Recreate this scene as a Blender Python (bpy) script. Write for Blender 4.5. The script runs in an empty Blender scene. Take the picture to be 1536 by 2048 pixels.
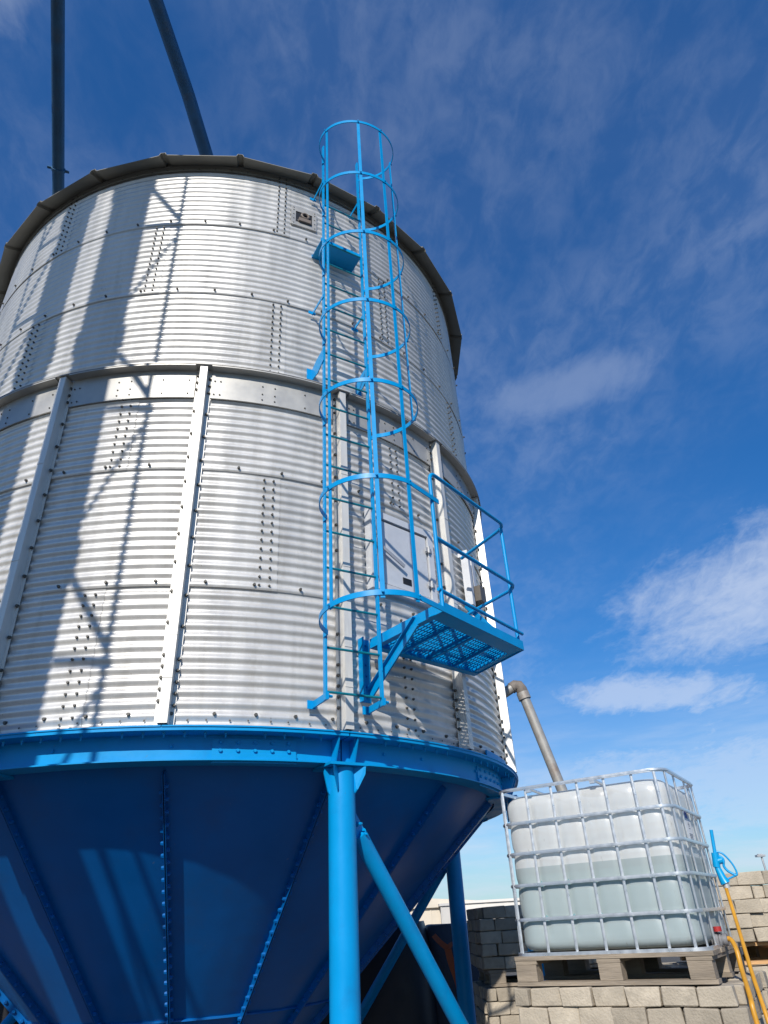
import bpy, bmesh, math, random
from math import sin, cos, radians, pi, sqrt, atan2
from mathutils import Vector, Matrix

random.seed(7)
scn = bpy.context.scene
COL = scn.collection

# ------------------------------------------------------------------ camera
cam_d = bpy.data.cameras.new("camera")
cam = bpy.data.objects.new("camera", cam_d)
COL.objects.link(cam)
cam_d.sensor_fit = 'VERTICAL'
cam_d.sensor_height = 32.0
cam_d.lens = 1359.39 / 2048.0 * 32.0
cam_d.clip_end = 3000
cam_d.clip_start = 0.05
R = Matrix(((0.99834085, 0.05758080, 0.0),
            (0.02993522, -0.51901953, -0.85423803),
            (-0.04918771, 0.85282072, -0.51988209)))
cam.matrix_world = Matrix.Translation((0, 0, 1.6)) @ R.to_4x4()
scn.camera = cam

# ------------------------------------------------------------------ light
SUN_AZ, SUN_EL = 11.0, 33.0          # light travels towards +Y, a little to +X
sun_dir = Vector((-sin(radians(SUN_AZ)) * cos(radians(SUN_EL)), -cos(radians(SUN_AZ)) * cos(radians(SUN_EL)), sin(radians(SUN_EL))))
sd = bpy.data.lights.new("sun", 'SUN')
sd.energy = 4.9
sd.angle = radians(0.53)
sd.color = (1.0, 0.95, 0.87)
sun = bpy.data.objects.new("sun", sd)
sun.rotation_euler = sun_dir.to_track_quat('Z', 'Y').to_euler()
sun.location = (-6, -20, 20)
COL.objects.link(sun)

world = bpy.data.worlds.new("World")
scn.world = world
world.use_nodes = True


def build_world():
    nt = world.node_tree
    nt.nodes.clear()
    N = nt.nodes.new
    L = nt.links.new

    def math_(op, a, b=None, clamp=False):
        n = N('ShaderNodeMath'); n.operation = op; n.use_clamp = clamp
        for i, s in enumerate((a, b)):
            if s is None: continue
            if isinstance(s, (int, float)): n.inputs[i].default_value = s
            else: L(s, n.inputs[i])
        return n.outputs[0]

    out = N('ShaderNodeOutputWorld'); bg = N('ShaderNodeBackground')
    bg.inputs['Strength'].default_value = 0.115
    sky = N('ShaderNodeTexSky'); sky.sky_type = 'NISHITA'; sky.sun_disc = False
    sky.sun_elevation = radians(SUN_EL)
    sky.sun_rotation = radians(180 + SUN_AZ)
    sky.air_density = 1.15; sky.dust_density = 0.3; sky.ozone_density = 3.0; sky.altitude = 300
    hs = N('ShaderNodeHueSaturation'); hs.inputs['Saturation'].default_value = 1.42; hs.inputs['Value'].default_value = 1.0
    gm = N('ShaderNodeGamma'); gm.inputs['Gamma'].default_value = .80
    L(sky.outputs[0], gm.inputs['Color']); L(gm.outputs[0], hs.inputs['Color'])
    tint = N('ShaderNodeVectorMath'); tint.operation = 'MULTIPLY'; tint.inputs[1].default_value = (.60, 1.06, 1.50)
    L(hs.outputs[0], tint.inputs[0])
    tc = N('ShaderNodeTexCoord')
    sep = N('ShaderNodeSeparateXYZ'); L(tc.outputs['Generated'], sep.inputs[0])
    X, Y, Z = sep.outputs
    az = math_('ARCTAN2', X, Y)
    el = math_('ARCSINE', Z)
    # cirrus sheet: directions projected on a flat layer overhead
    zc = math_('MAXIMUM', Z, 0.06)
    zc = math_('ADD', zc, 0.12)
    cx = math_('DIVIDE', X, zc); cy = math_('DIVIDE', Y, zc)
    cmb = N('ShaderNodeCombineXYZ'); L(cx, cmb.inputs[0]); L(cy, cmb.inputs[1])

    def noise(scale, detail, rough, dist, rot, sc, seed):
        m = N('ShaderNodeMapping'); m.inputs['Rotation'].default_value = (0, 0, radians(rot)); m.inputs['Scale'].default_value = (sc[0], sc[1], 1)
        m.inputs['Location'].default_value = (seed, seed * .37, seed * .11)
        L(cmb.outputs[0], m.inputs[0])
        n = N('ShaderNodeTexNoise'); n.inputs['Scale'].default_value = scale; n.inputs['Detail'].default_value = detail
        n.inputs['Roughness'].default_value = rough; n.inputs['Distortion'].default_value = dist
        L(m.outputs[0], n.inputs['Vector'])
        return n.outputs['Fac']

    def ramp(v, lo, hi):
        n = N('ShaderNodeMapRange'); n.interpolation_type = 'SMOOTHSTEP'; n.clamp = True
        n.inputs[1].default_value = lo; n.inputs[2].default_value = hi
        L(v, n.inputs[0]); return n.outputs[0]

    big = ramp(noise(.9, 4, .5, .3, 20, (1, 1), 4.3), .34, .62)
    fine = noise(9.0, 8, .62, .5, 35, (1.0, .75), 8.3)
    ripple = noise(24.0, 5, .58, .5, 60, (1.0, .62), 1.7)
    tex = math_('ADD', math_('MULTIPLY', fine, .55), math_('MULTIPLY', ripple, .45))
    veil = math_('MULTIPLY', big, math_('ADD', math_('MULTIPLY', ramp(tex, .38, .66), .75), .25))
    veil = math_('MULTIPLY', veil, .17)

    wisp = math_('ADD', math_('MULTIPLY', noise(4.6, 12, .66, .6, 28, (1.0, .6), 5.5), .70), math_('MULTIPLY', ripple, .30))

    def patch(a0, e0, sa, se, tilt=0.0):
        da = math_('SUBTRACT', az, radians(a0)); de = math_('SUBTRACT', el, radians(e0))
        t = radians(tilt)
        u = math_('ADD', math_('MULTIPLY', da, cos(t)), math_('MULTIPLY', de, sin(t)))
        v = math_('SUBTRACT', math_('MULTIPLY', de, cos(t)), math_('MULTIPLY', da, sin(t)))
        u = math_('DIVIDE', u, radians(sa)); v = math_('DIVIDE', v, radians(se))
        r2 = math_('ADD', math_('MULTIPLY', u, u), math_('MULTIPLY', v, v))
        return math_('POWER', 2.718, math_('MULTIPLY', r2, -1.0))

    def add(a, b): return math_('ADD', a, b)
    P = PATCHES
    tot = None
    for (a0, e0, sa, se, tilt, k, lo, hi) in P:
        g = math_('MULTIPLY', patch(a0, e0, sa, se, tilt), 1.0)
        val = add(wisp, math_('MULTIPLY', math_('SUBTRACT', g, 0.5), 0.62))
        c = math_('MULTIPLY', ramp(val, lo, hi), k)
        tot = c if tot is None else math_('MAXIMUM', tot, c)
    # thin white bank low over the horizon, all the way round
    cm2 = N('ShaderNodeCombineXYZ'); L(math_('MULTIPLY', az, 2.2), cm2.inputs[0]); L(math_('MULTIPLY', el, 14.0), cm2.inputs[1])
    n5 = N('ShaderNodeTexNoise'); n5.inputs['Scale'].default_value = 2.4; n5.inputs['Detail'].default_value = 8; n5.inputs['Roughness'].default_value = .6
    L(cm2.outputs[0], n5.inputs['Vector'])
    low = math_('MULTIPLY', ramp(math_('MULTIPLY', el, -1.0), radians(-20), radians(-2)), math_('ADD', math_('MULTIPLY', ramp(n5.outputs['Fac'], .34, .70), .55), .40))
    low = math_('MULTIPLY', low, .72)
    cl = math_('MAXIMUM', math_('MAXIMUM', veil, tot), low, True)
    mix = N('ShaderNodeMix'); mix.data_type = 'RGBA'
    L(cl, mix.inputs[0]); L(tint.outputs[0], mix.inputs[6]); mix.inputs[7].default_value = (5.9, 6.6, 7.9, 1)
    L(mix.outputs[2], bg.inputs['Color'])
    L(bg.outputs[0], out.inputs['Surface'])


# azimuth (right of +Y), elevation, widths, tilt, strength, thresholds
PATCHES = [(29, 20.5, 12, 5.2, 10, .62, .38, .88),
           (21, 14.3, 11, 2.0, -6, .55, .42, .80),
           (20, 39, 13, 3.2, 2, .22, .40, .85),
           (16, 9, 12, 2.2, 0, .45, .40, .80),
           (27, 7, 12, 5.0, 0, .50, .36, .76),
           (-52, 62, 9, 7, 30, .26, .40, .85)]
build_world()

scn.view_settings.view_transform = 'Standard'
scn.view_settings.look = 'None'
scn.view_settings.exposure = 0.0
scn.view_settings.gamma = 1.0
scn.view_settings.use_curve_mapping = False
scn.cycles.max_bounces = 8
scn.cycles.transparent_max_bounces = 16

# ------------------------------------------------------------------ materials
MATS = {}


def mat(name, base, rough=.6, metal=0.0, var=.15, scale=8.0, bump=0.0, bscale=40.0, rvar=.1, spec=.5,
        coat=0.0, objvar=0.0, stain=None, stain_amt=0.0, stain_scale=2.0, stretch=(1, 1, 1), coords='Object', specks=None):
    if name in MATS: return MATS[name]
    m = bpy.data.materials.new(name); m.use_nodes = True
    nt = m.node_tree; N = nt.nodes.new; L = nt.links.new
    b = nt.nodes['Principled BSDF']
    b.inputs['Roughness'].default_value = rough; b.inputs['Metallic'].default_value = metal
    b.inputs['Specular IOR Level'].default_value = spec
    b.inputs['Coat Weight'].default_value = coat; b.inputs['Coat Roughness'].default_value = .12
    tc = N('ShaderNodeTexCoord'); mp = N('ShaderNodeMapping'); mp.inputs['Scale'].default_value = stretch
    L(tc.outputs[coords], mp.inputs[0])
    if objvar:
        oi = N('ShaderNodeObjectInfo')
        cb = N('ShaderNodeVectorMath'); cb.operation = 'ADD'
        sc = N('ShaderNodeVectorMath'); sc.operation = 'SCALE'; sc.inputs['Scale'].default_value = 37.0
        cmb = N('ShaderNodeCombineXYZ')
        for i in range(3): L(oi.outputs['Random'], cmb.inputs[i])
        L(cmb.outputs[0], sc.inputs[0]); L(mp.outputs[0], cb.inputs[0]); L(sc.outputs[0], cb.inputs[1])
        vec = cb.outputs[0]
    else:
        vec = mp.outputs[0]
    n1 = N('ShaderNodeTexNoise'); n1.inputs['Scale'].default_value = scale; n1.inputs['Detail'].default_value = 6; n1.inputs['Roughness'].default_value = .6
    L(vec, n1.inputs['Vector'])
    mr = N('ShaderNodeMapRange'); mr.inputs[1].default_value = .25; mr.inputs[2].default_value = .75
    mr.inputs[3].default_value = 1 - var; mr.inputs[4].default_value = 1 + var
    L(n1.outputs['Fac'], mr.inputs[0])
    mul = N('ShaderNodeVectorMath'); mul.operation = 'SCALE'; mul.inputs[0].default_value = base[:3]
    L(mr.outputs[0], mul.inputs['Scale'])
    col = mul.outputs[0]
    if objvar:
        m2 = N('ShaderNodeMapRange'); m2.inputs[3].default_value = 1 - objvar; m2.inputs[4].default_value = 1 + objvar
        L(oi.outputs['Random'], m2.inputs[0])
        ml = N('ShaderNodeVectorMath'); ml.operation = 'SCALE'; L(col, ml.inputs[0]); L(m2.outputs[0], ml.inputs['Scale'])
        col = ml.outputs[0]
    if stain:
        n2 = N('ShaderNodeTexNoise'); n2.inputs['Scale'].default_value = stain_scale; n2.inputs['Detail'].default_value = 8; n2.inputs['Roughness'].default_value = .65
        L(vec, n2.inputs['Vector'])
        m3 = N('ShaderNodeMapRange'); m3.inputs[1].default_value = .52; m3.inputs[2].default_value = .74; m3.inputs[4].default_value = stain_amt
        L(n2.outputs['Fac'], m3.inputs[0])
        mx = N('ShaderNodeMix'); mx.data_type = 'RGBA'
        L(m3.outputs[0], mx.inputs[0]); L(col, mx.inputs[6]); mx.inputs[7].default_value = (*stain, 1)
        col = mx.outputs[2]
    if specks:
        sc_, ssc, thr, amt = specks
        n6 = N('ShaderNodeTexNoise'); n6.inputs['Scale'].default_value = ssc; n6.inputs['Detail'].default_value = 4; n6.inputs['Roughness'].default_value = .7
        L(tc.outputs[coords], n6.inputs['Vector'])
        m6 = N('ShaderNodeMapRange'); m6.inputs[1].default_value = thr; m6.inputs[2].default_value = thr + .035; m6.inputs[4].default_value = amt
        L(n6.outputs['Fac'], m6.inputs[0])
        mx6 = N('ShaderNodeMix'); mx6.data_type = 'RGBA'
        L(m6.outputs[0], mx6.inputs[0]); L(col, mx6.inputs[6]); mx6.inputs[7].default_value = (*sc_, 1)
        col = mx6.outputs[2]
    L(col, b.inputs['Base Color'])
    if rvar:
        m4 = N('ShaderNodeMapRange'); m4.inputs[1].default_value = .3; m4.inputs[2].default_value = .7
        m4.inputs[3].default_value = max(.02, rough - rvar); m4.inputs[4].default_value = min(1, rough + rvar)
        L(n1.outputs['Fac'], m4.inputs[0]); L(m4.outputs[0], b.inputs['Roughness'])
    if bump:
        n3 = N('ShaderNodeTexNoise'); n3.inputs['Scale'].default_value = bscale; n3.inputs['Detail'].default_value = 5
        L(vec, n3.inputs['Vector'])
        bp = N('ShaderNodeBump'); bp.inputs['Strength'].default_value = bump; bp.inputs['Distance'].default_value = .01
        L(n3.outputs['Fac'], bp.inputs['Height']); L(bp.outputs[0], b.inputs['Normal'])
    MATS[name] = m
    return m


GALV = mat("galvanised_sheet", (.60, .585, .56), rough=.38, metal=.32, var=.15, scale=2.2, rvar=.10, objvar=.05, stain=(.36, .34, .30), stain_amt=.46, stain_scale=3.0, stretch=(2.6, 2.6, .32), specks=((.25, .23, .20), 24, .69, .55))
GALVB = mat("galvanised_band", (.42, .41, .385), rough=.48, metal=.4, var=.14, scale=5, rvar=.1, objvar=.04)
GALVS = mat("stiffener_steel", (.66, .64, .60), rough=.5, metal=.3, var=.10, scale=4, rvar=.1, objvar=.05, stain=(.42, .40, .36), stain_amt=.35, stain_scale=5, stretch=(4, 4, .6))
ROOFM = mat("weathered_roof_sheet", (.21, .205, .18), rough=.65, metal=.2, var=.15, scale=3)
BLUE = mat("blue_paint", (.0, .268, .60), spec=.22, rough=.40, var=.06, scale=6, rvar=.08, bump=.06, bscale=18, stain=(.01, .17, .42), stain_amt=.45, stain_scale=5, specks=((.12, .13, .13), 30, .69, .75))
HOPB = mat("hopper_shaded_blue", (.0, .105, .36), spec=.3, rough=.36, var=.10, scale=2.5, rvar=.08, bump=.10, bscale=9, objvar=.04, stain=(.02, .085, .24), stain_amt=.55, stain_scale=2.2, specks=((.10, .16, .24), 26, .69, .6))  # blue darkened so the hopper's shade is put into the colour
TEAL = mat("teal_blue_paint", (.0, .17, .24), rough=.4, var=.1, scale=10)
BOLTM = mat("bolt_steel", (.10, .095, .085), rough=.55, metal=.4, var=.3, scale=60)
DARK = mat("black_plastic", (.012, .012, .013), rough=.5, var=.2)
HATCH = mat("hatch_sheet", (.60, .61, .63), rough=.5, metal=.2, var=.08, scale=6, stain=(.38, .37, .35), stain_amt=.4, stain_scale=5, specks=((.2, .18, .16), 40, .68, .6))
PIPEB = mat("weathered_blue_pipe", (.022, .095, .20), rough=.5, metal=.1, var=.25, scale=5, stain=(.10, .10, .10), stain_amt=.4, stain_scale=4)
PIPEG = mat("rusty_grey_pipe", (.33, .32, .30), rough=.55, metal=.3, var=.2, scale=8, stain=(.20, .11, .06), stain_amt=.7, stain_scale=5)
CAGE = mat("cage_tube", (.72, .73, .74), rough=.34, metal=.8, var=.1, scale=20)
WOOD = mat("pallet_wood", (.27, .22, .165), rough=.85, var=.35, scale=9, bump=.5, bscale=60, objvar=.18, stretch=(.25, 2.2, 2.2), stain=(.12, .10, .08), stain_amt=.5, stain_scale=4)
WOODN = mat("new_pallet_wood", (.50, .29, .13), rough=.8, var=.25, scale=9, bump=.4, bscale=60, objvar=.12, stretch=(.25, 2.2, 2.2))
PAVER = mat("concrete_paver", (.40, .345, .268), rough=.95, var=.22, scale=18, bump=.55, bscale=80, objvar=.22, stain=(.22, .19, .145), stain_amt=.60, stain_scale=9)
GROUNDM = mat("gravel_ground", (.085, .078, .066), rough=.95, var=.4, scale=30, bump=.8, bscale=60)
PADM = mat("concrete_pad", (.13, .125, .115), rough=.9, var=.2, scale=3, bump=.3, bscale=40, stain=(.08, .075, .07), stain_amt=.6, stain_scale=1.5)
TARP = mat("black_tarpaulin", (.012, .012, .016), rough=.5, var=.4, scale=4, bump=.6, bscale=7)
ORANGE = mat("orange_webbing", (.42, .075, .015), rough=.7, var=.2, scale=20)
HOSE = mat("yellow_hose", (.55, .27, .025), rough=.38, var=.18, scale=14, rvar=.08)
NOZ = mat("light_blue_plastic", (.0, .30, .62), rough=.33, var=.08)
WALLM = mat("warehouse_cladding", (.60, .53, .43), rough=.7, var=.06, scale=2)
WALLG = mat("grey_cladding", (.50, .48, .45), rough=.7, var=.06, scale=2)
WALLW = mat("white_cladding", (.70, .66, .60), rough=.7, var=.06, scale=2)
STEEL = mat("galvanised_pole", (.45, .45, .45), rough=.5, metal=.5)
REDP = mat("red_cap_plastic", (.33, .02, .02), rough=.5)
PAPER = mat("label_paper", (.72, .72, .72), rough=.6, var=.04)
LOGOB = mat("label_blue_print", (.02, .09, .40), rough=.6)
INK = mat("label_grey_print", (.22, .23, .25), rough=.6)
LIDM = mat("dark_blue_lid", (.02, .03, .08), rough=.45)
WATER = mat("still_water", (.20, .34, .37), rough=.25, var=.05, scale=2)


def plastic(name, lo, hi, clear):
    m = bpy.data.materials.new(name); m.use_nodes = True
    nt = m.node_tree; N = nt.nodes.new; L = nt.links.new
    nt.nodes.clear()
    out = N('ShaderNodeOutputMaterial')
    tc = N('ShaderNodeTexCoord'); no = N('ShaderNodeTexNoise'); no.inputs['Scale'].default_value = 3; no.inputs['Detail'].default_value = 6
    mp = N('ShaderNodeMapping'); mp.inputs['Scale'].default_value = (3, 3, .8)
    L(tc.outputs['Object'], mp.inputs[0]); L(mp.outputs[0], no.inputs['Vector'])
    cr = N('ShaderNodeMix'); cr.data_type = 'RGBA'
    cr.inputs[6].default_value = (*lo, 1); cr.inputs[7].default_value = (*hi, 1)
    L(no.outputs['Fac'], cr.inputs[0])
    # grime spots
    n2 = N('ShaderNodeTexNoise'); n2.inputs['Scale'].default_value = 14; n2.inputs['Detail'].default_value = 6; L(mp.outputs[0], n2.inputs['Vector'])
    mr = N('ShaderNodeMapRange'); mr.inputs[1].default_value = .66; mr.inputs[2].default_value = .78; mr.inputs[4].default_value = .6
    L(n2.outputs['Fac'], mr.inputs[0])
    gr = N('ShaderNodeMix'); gr.data_type = 'RGBA'; L(mr.outputs[0], gr.inputs[0]); L(cr.outputs[2], gr.inputs[6]); gr.inputs[7].default_value = (.36, .33, .27, 1)
    di = N('ShaderNodeBsdfDiffuse'); L(gr.outputs[2], di.inputs['Color'])
    tr = N('ShaderNodeBsdfTranslucent'); L(gr.outputs[2], tr.inputs['Color'])
    tp = N('ShaderNodeBsdfTransparent'); tp.inputs['Color'].default_value = (.93, .95, .95, 1)
    gl = N('ShaderNodeBsdfGlossy'); gl.inputs['Roughness'].default_value = .3; gl.inputs['Color'].default_value = (.9, .9, .9, 1)
    m1 = N('ShaderNodeMixShader'); m1.inputs[0].default_value = .35; L(di.outputs[0], m1.inputs[1]); L(tr.outputs[0], m1.inputs[2])
    m2 = N('ShaderNodeMixShader'); m2.inputs[0].default_value = clear; L(m1.outputs[0], m2.inputs[1]); L(tp.outputs[0], m2.inputs[2])
    m3 = N('ShaderNodeMixShader'); m3.inputs[0].default_value = .06; L(m2.outputs[0], m3.inputs[1]); L(gl.outputs[0], m3.inputs[2])
    L(m3.outputs[0], out.inputs['Surface'])
    return m


PLAST = plastic("translucent_plastic", (.80, .80, .77), (.90, .90, .88), .26)
WETP = plastic("wetted_plastic", (.56, .63, .63), (.64, .70, .695), .28)

# ------------------------------------------------------------------ helpers


class MB:
    """collects simple solids and links them as one mesh object"""

    def __init__(s): s.v = []; s.f = []

    def add(s, vs, fs):
        b = len(s.v); s.v += [tuple(v) for v in vs]; s.f += [tuple(i + b for i in f) for f in fs]; return s

    def obox(s, c, ax, ay, az_):
        c = Vector(c); ax = Vector(ax); ay = Vector(ay); az_ = Vector(az_)
        vs = [c + ax * i + ay * j + az_ * k for k in (-1, 1) for j in (-1, 1) for i in (-1, 1)]
        return s.add(vs, [(0, 2, 3, 1), (4, 5, 7, 6), (0, 1, 5, 4), (2, 6, 7, 3), (0, 4, 6, 2), (1, 3, 7, 5)])

    def box(s, lo, hi):
        lo = Vector(lo); hi = Vector(hi); c = (lo + hi) / 2; h = (hi - lo) / 2
        return s.obox(c, (h.x, 0, 0), (0, h.y, 0), (0, 0, h.z))

    def bar(s, p, q, w, t, up=(0, 0, 1)):
        """flat bar from p to q: w across (perpendicular to up), t along up"""
        p = Vector(p); q = Vector(q); d = (q - p); L = d.length; d.normalize()
        up = Vector(up); side = d.cross(up)
        if side.length < 1e-5: side = d.cross(Vector((1, 0, 0)))
        side.normalize(); u2 = side.cross(d).normalized()
        return s.obox((p + q) / 2, d * L / 2, side * w / 2, u2 * t / 2)

    def tube(s, pts, r, n=10, closed=False, cap=True, r2=None):
        pts = [Vector(p) for p in pts]; m = len(pts)
        rings = []; ref = None
        for i, p in enumerate(pts):
            if closed: d = pts[(i + 1) % m] - pts[i - 1]
            elif i == 0: d = pts[1] - p
            elif i == m - 1: d = p - pts[i - 1]
            else: d = (pts[i + 1] - p).normalized() + (p - pts[i - 1]).normalized()
            d.normalize()
            if ref is None:
                ref = Vector((0, 0, 1)) if abs(d.z) < .9 else Vector((1, 0, 0))
            x = d.cross(ref).normalized(); y = d.cross(x).normalized(); ref = -y if False else y.cross(d) * 0 + x.cross(d)
            rr = r if r2 is None else r + (r2 - r) * i / (m - 1)
            rings.append([p + x * rr * cos(2 * pi * k / n) + y * rr * sin(2 * pi * k / n) for k in range(n)])
        vs = [v for g in rings for v in g]; fs = []
        for i in range(m if closed else m - 1):
            j = (i + 1) % m
            for k in range(n):
                fs.append((i * n + k, i * n + (k + 1) % n, j * n + (k + 1) % n, j * n + k))
        if cap and not closed:
            fs.append(tuple(range(n - 1, -1, -1))); fs.append(tuple((m - 1) * n + k for k in range(n)))
        return s.add(vs, fs)

    def strip(s, pts, w, t, up, closed=False):
        """rectangular bar along a path; t is across the path in the plane, w along up"""
        pts = [Vector(p) for p in pts]; m = len(pts); up = Vector(up).normalized(); vs = []; fs = []
        for i, p in enumerate(pts):
            if closed: d = pts[(i + 1) % m] - pts[i - 1]
            else: d = pts[min(i + 1, m - 1)] - pts[max(i - 1, 0)]
            d.normalize(); x = d.cross(up).normalized(); y = x.cross(d).normalized()
            vs += [p + x * t / 2 + y * w / 2, p - x * t / 2 + y * w / 2, p - x * t / 2 - y * w / 2, p + x * t / 2 - y * w / 2]
        for i in range(m if closed else m - 1):
            j = (i + 1) % m
            for k in range(4): fs.append((i * 4 + k, i * 4 + (k + 1) % 4, j * 4 + (k + 1) % 4, j * 4 + k))
        if not closed: fs += [(3, 2, 1, 0), tuple((m - 1) * 4 + k for k in range(4))]
        return s.add(vs, fs)

    def revolve(s, prof, a0, a1, n, cap=True):
        """closed (r,z) outline swept round the z axis; angle 0 faces -Y, positive to +X (degrees)"""
        m = len(prof); vs = []; fs = []
        full = abs(a1 - a0) >= 359.9
        k = n if full else n + 1
        for i in range(k):
            a = radians(a0 + (a1 - a0) * i / n)
            vs += [(r * sin(a), -r * cos(a), z) for r, z in prof]
        for i in range(n):
            j = (i + 1) % k
            for q in range(m):
                p = (q + 1) % m
                fs.append((i * m + q, j * m + q, j * m + p, i * m + p))
        if cap and not full: fs += [tuple(range(m)), tuple((k - 1) * m + q for q in range(m - 1, -1, -1))]
        return s.add(vs, fs)

    def bolt(s, p, d, r, h, n=6):
        p = Vector(p); d = Vector(d).normalized()
        x = d.cross(Vector((0, 0, 1)));
        if x.length < .1: x = d.cross(Vector((1, 0, 0)))
        x.normalize(); y = d.cross(x)
        vs = [p + (x * cos(2 * pi * k / n) + y * sin(2 * pi * k / n)) * r for k in range(n)]
        vs += [p + d * h + (x * cos(2 * pi * k / n) + y * sin(2 * pi * k / n)) * r * .72 for k in range(n)]
        fs = [(k, (k + 1) % n, n + (k + 1) % n, n + k) for k in range(n)] + [tuple(n + k for k in range(n))]
        return s.add(vs, fs)

    def poly(s, outline, depth):
        """flat plate: outline points (3D, planar) thickened along depth vector"""
        o = [Vector(p) for p in outline]; dv = Vector(depth); n = len(o)
        vs = [p - dv / 2 for p in o] + [p + dv / 2 for p in o]
        fs = [tuple(range(n - 1, -1, -1)), tuple(range(n, 2 * n))] + [(i, (i + 1) % n, n + (i + 1) % n, n + i) for i in range(n)]
        return s.add(vs, fs)

    def mesh(s, name, smooth=None, shift=None):
        me = bpy.data.meshes.new(name)
        vs = s.v if shift is None else [(v[0] - shift[0], v[1] - shift[1], v[2] - shift[2]) for v in s.v]
        me.from_pydata(vs, [], s.f); me.update()
        bm = bmesh.new(); bm.from_mesh(me); bmesh.ops.recalc_face_normals(bm, faces=bm.faces); bm.to_mesh(me); bm.free()
        if smooth is not None:
            me.polygons.foreach_set('use_smooth', [True] * len(me.polygons))
            me.set_sharp_from_angle(angle=radians(smooth))
        return me

    def build(s, name, m, parent=None, smooth=None, world=False):
        """link as an object; its origin is the middle of its shape"""
        xs, ys, zs = zip(*s.v)
        c = Vector(((min(xs) + max(xs)) / 2, (min(ys) + max(ys)) / 2, (min(zs) + max(zs)) / 2))
        me = s.mesh(name, smooth, c)
        return link(name, me, m, parent, c, 0, world)


def link(name, me, m, parent=None, loc=(0, 0, 0), rz=0.0, world=False):
    o = bpy.data.objects.new(name, me); COL.objects.link(o)
    if m is not None and len(me.materials) == 0: me.materials.append(m)
    loc = Vector(loc)
    if parent is not None:
        o.parent = parent
        if world:                                   # geometry was given in world coordinates
            pm = Matrix.Translation(parent.location) @ Matrix.Rotation(parent.rotation_euler.z, 4, 'Z')
            if parent.parent is not None:
                g = parent.parent
                pm = Matrix.Translation(g.location) @ Matrix.Rotation(g.rotation_euler.z, 4, 'Z') @ pm
            mw = pm.inverted() @ Matrix.Translation(loc)
            o.location = mw.translation; o.rotation_euler = mw.to_euler()
            return o
        if isinstance(parent, bpy.types.Object) and parent.type == 'MESH':
            loc = loc - Vector(parent.location)     # sub-parts are written in the thing's own frame
    o.location = loc; o.rotation_euler = (0, 0, rz)
    return o


def copy_part(src, parent, loc=None, rz=None):
    o = src.copy(); COL.objects.link(o); o.parent = parent
    if loc is not None: o.location = loc
    if rz is not None: o.rotation_euler = (0, 0, rz)
    return o


def thing(name, label, cat, loc=(0, 0, 0), rz=0.0, group=None):
    o = bpy.data.objects.new(name, None); COL.objects.link(o); o.empty_display_size = .2
    o.location = loc; o.rotation_euler = (0, 0, rz)
    return tag(o, label, cat, group)


def tag(o, label, cat, group=None):
    o['label'] = label; o['category'] = cat
    if group: o['group'] = group
    return o


def structure(o): o['kind'] = 'structure'; return o


def stuff(o): o['kind'] = 'stuff'; return o


def arc(p0, c, p1, n=6):
    """quadratic bend for rounded tube corners"""
    p0, c, p1 = Vector(p0), Vector(c), Vector(p1)
    return [(p0 * (1 - t) ** 2 + c * 2 * t * (1 - t) + p1 * t * t) for t in [i / n for i in range(n + 1)]]


G = -0.35                                            # ground level (the eye is 1.95 m above it)
# ------------------------------------------------------------------ ground
g = MB().add([(-900, -900, G), (900, -900, G), (900, 900, G), (-900, 900, G)], [(0, 1, 2, 3)]).build("ground", GROUNDM)
structure(g)
pad = MB(); pad.revolve([(0.001, G - .2), (3.9, G - .2), (3.9, G + .06), (0.001, G + .06)], -180, 180, 48)
pad.v = [(x - 1.9436, y + 7.254, z) for x, y, z in pad.v]
structure(pad.build("concrete_pad", PADM, smooth=30))

# ------------------------------------------------------------------ grain silo
AX, AY = -1.9436, 7.254
silo = thing("grain_silo", "round corrugated galvanised grain silo on a blue hopper with tubular blue legs", "silo", (AX, AY, 0))
PITCH = 0.0765; NC = 13; HC = PITCH * NC; Z0 = 2.725
A0 = 9.4                                             # angle of the stiffener just left of the middle
DA = 22.5


def pol(a, r, z): a = radians(a); return Vector((r * sin(a), -r * cos(a), z))
def out(a): a = radians(a); return Vector((sin(a), -cos(a), 0))
def tan_(a): a = radians(a); return Vector((cos(a), sin(a), 0))


def sheet_mesh(seed):
    from mathutils import noise as mn
    b = MB(); rows = NC * 10 + 6; cols = 30; half = 22.5 + 1.55
    zlo, zhi = -.020, HC + .012
    for i in range(rows + 1):
        z = zlo + (zhi - zlo) * i / rows
        for j in range(cols + 1):
            u = j / cols; a = -half + 2 * half * u
            edge = min(1.0, min(u, 1 - u) * 12, min(i, rows - i) / 12)
            dent = (mn.noise(Vector((u * 5.0, z * 2.2, seed * 7.7))) * .0022 + mn.noise(Vector((u * 14, z * 9, seed * 3.1))) * .0007) * edge
            r = 3.0 + .0084 * cos(2 * pi * z / PITCH) + .0070 * (1 - i / rows) + .004 * u + dent
            b.v.append(tuple(pol(a, r, z)))
    w = cols + 1
    for i in range(rows):
        for j in range(cols):
            b.f.append((i * w + j, i * w + j + 1, (i + 1) * w + j + 1, (i + 1) * w + j))
    me = b.mesh("wall_sheet", 60); me.materials.append(GALV)
    return me


SHEETS = [sheet_mesh(q) for q in range(6)]
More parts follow.
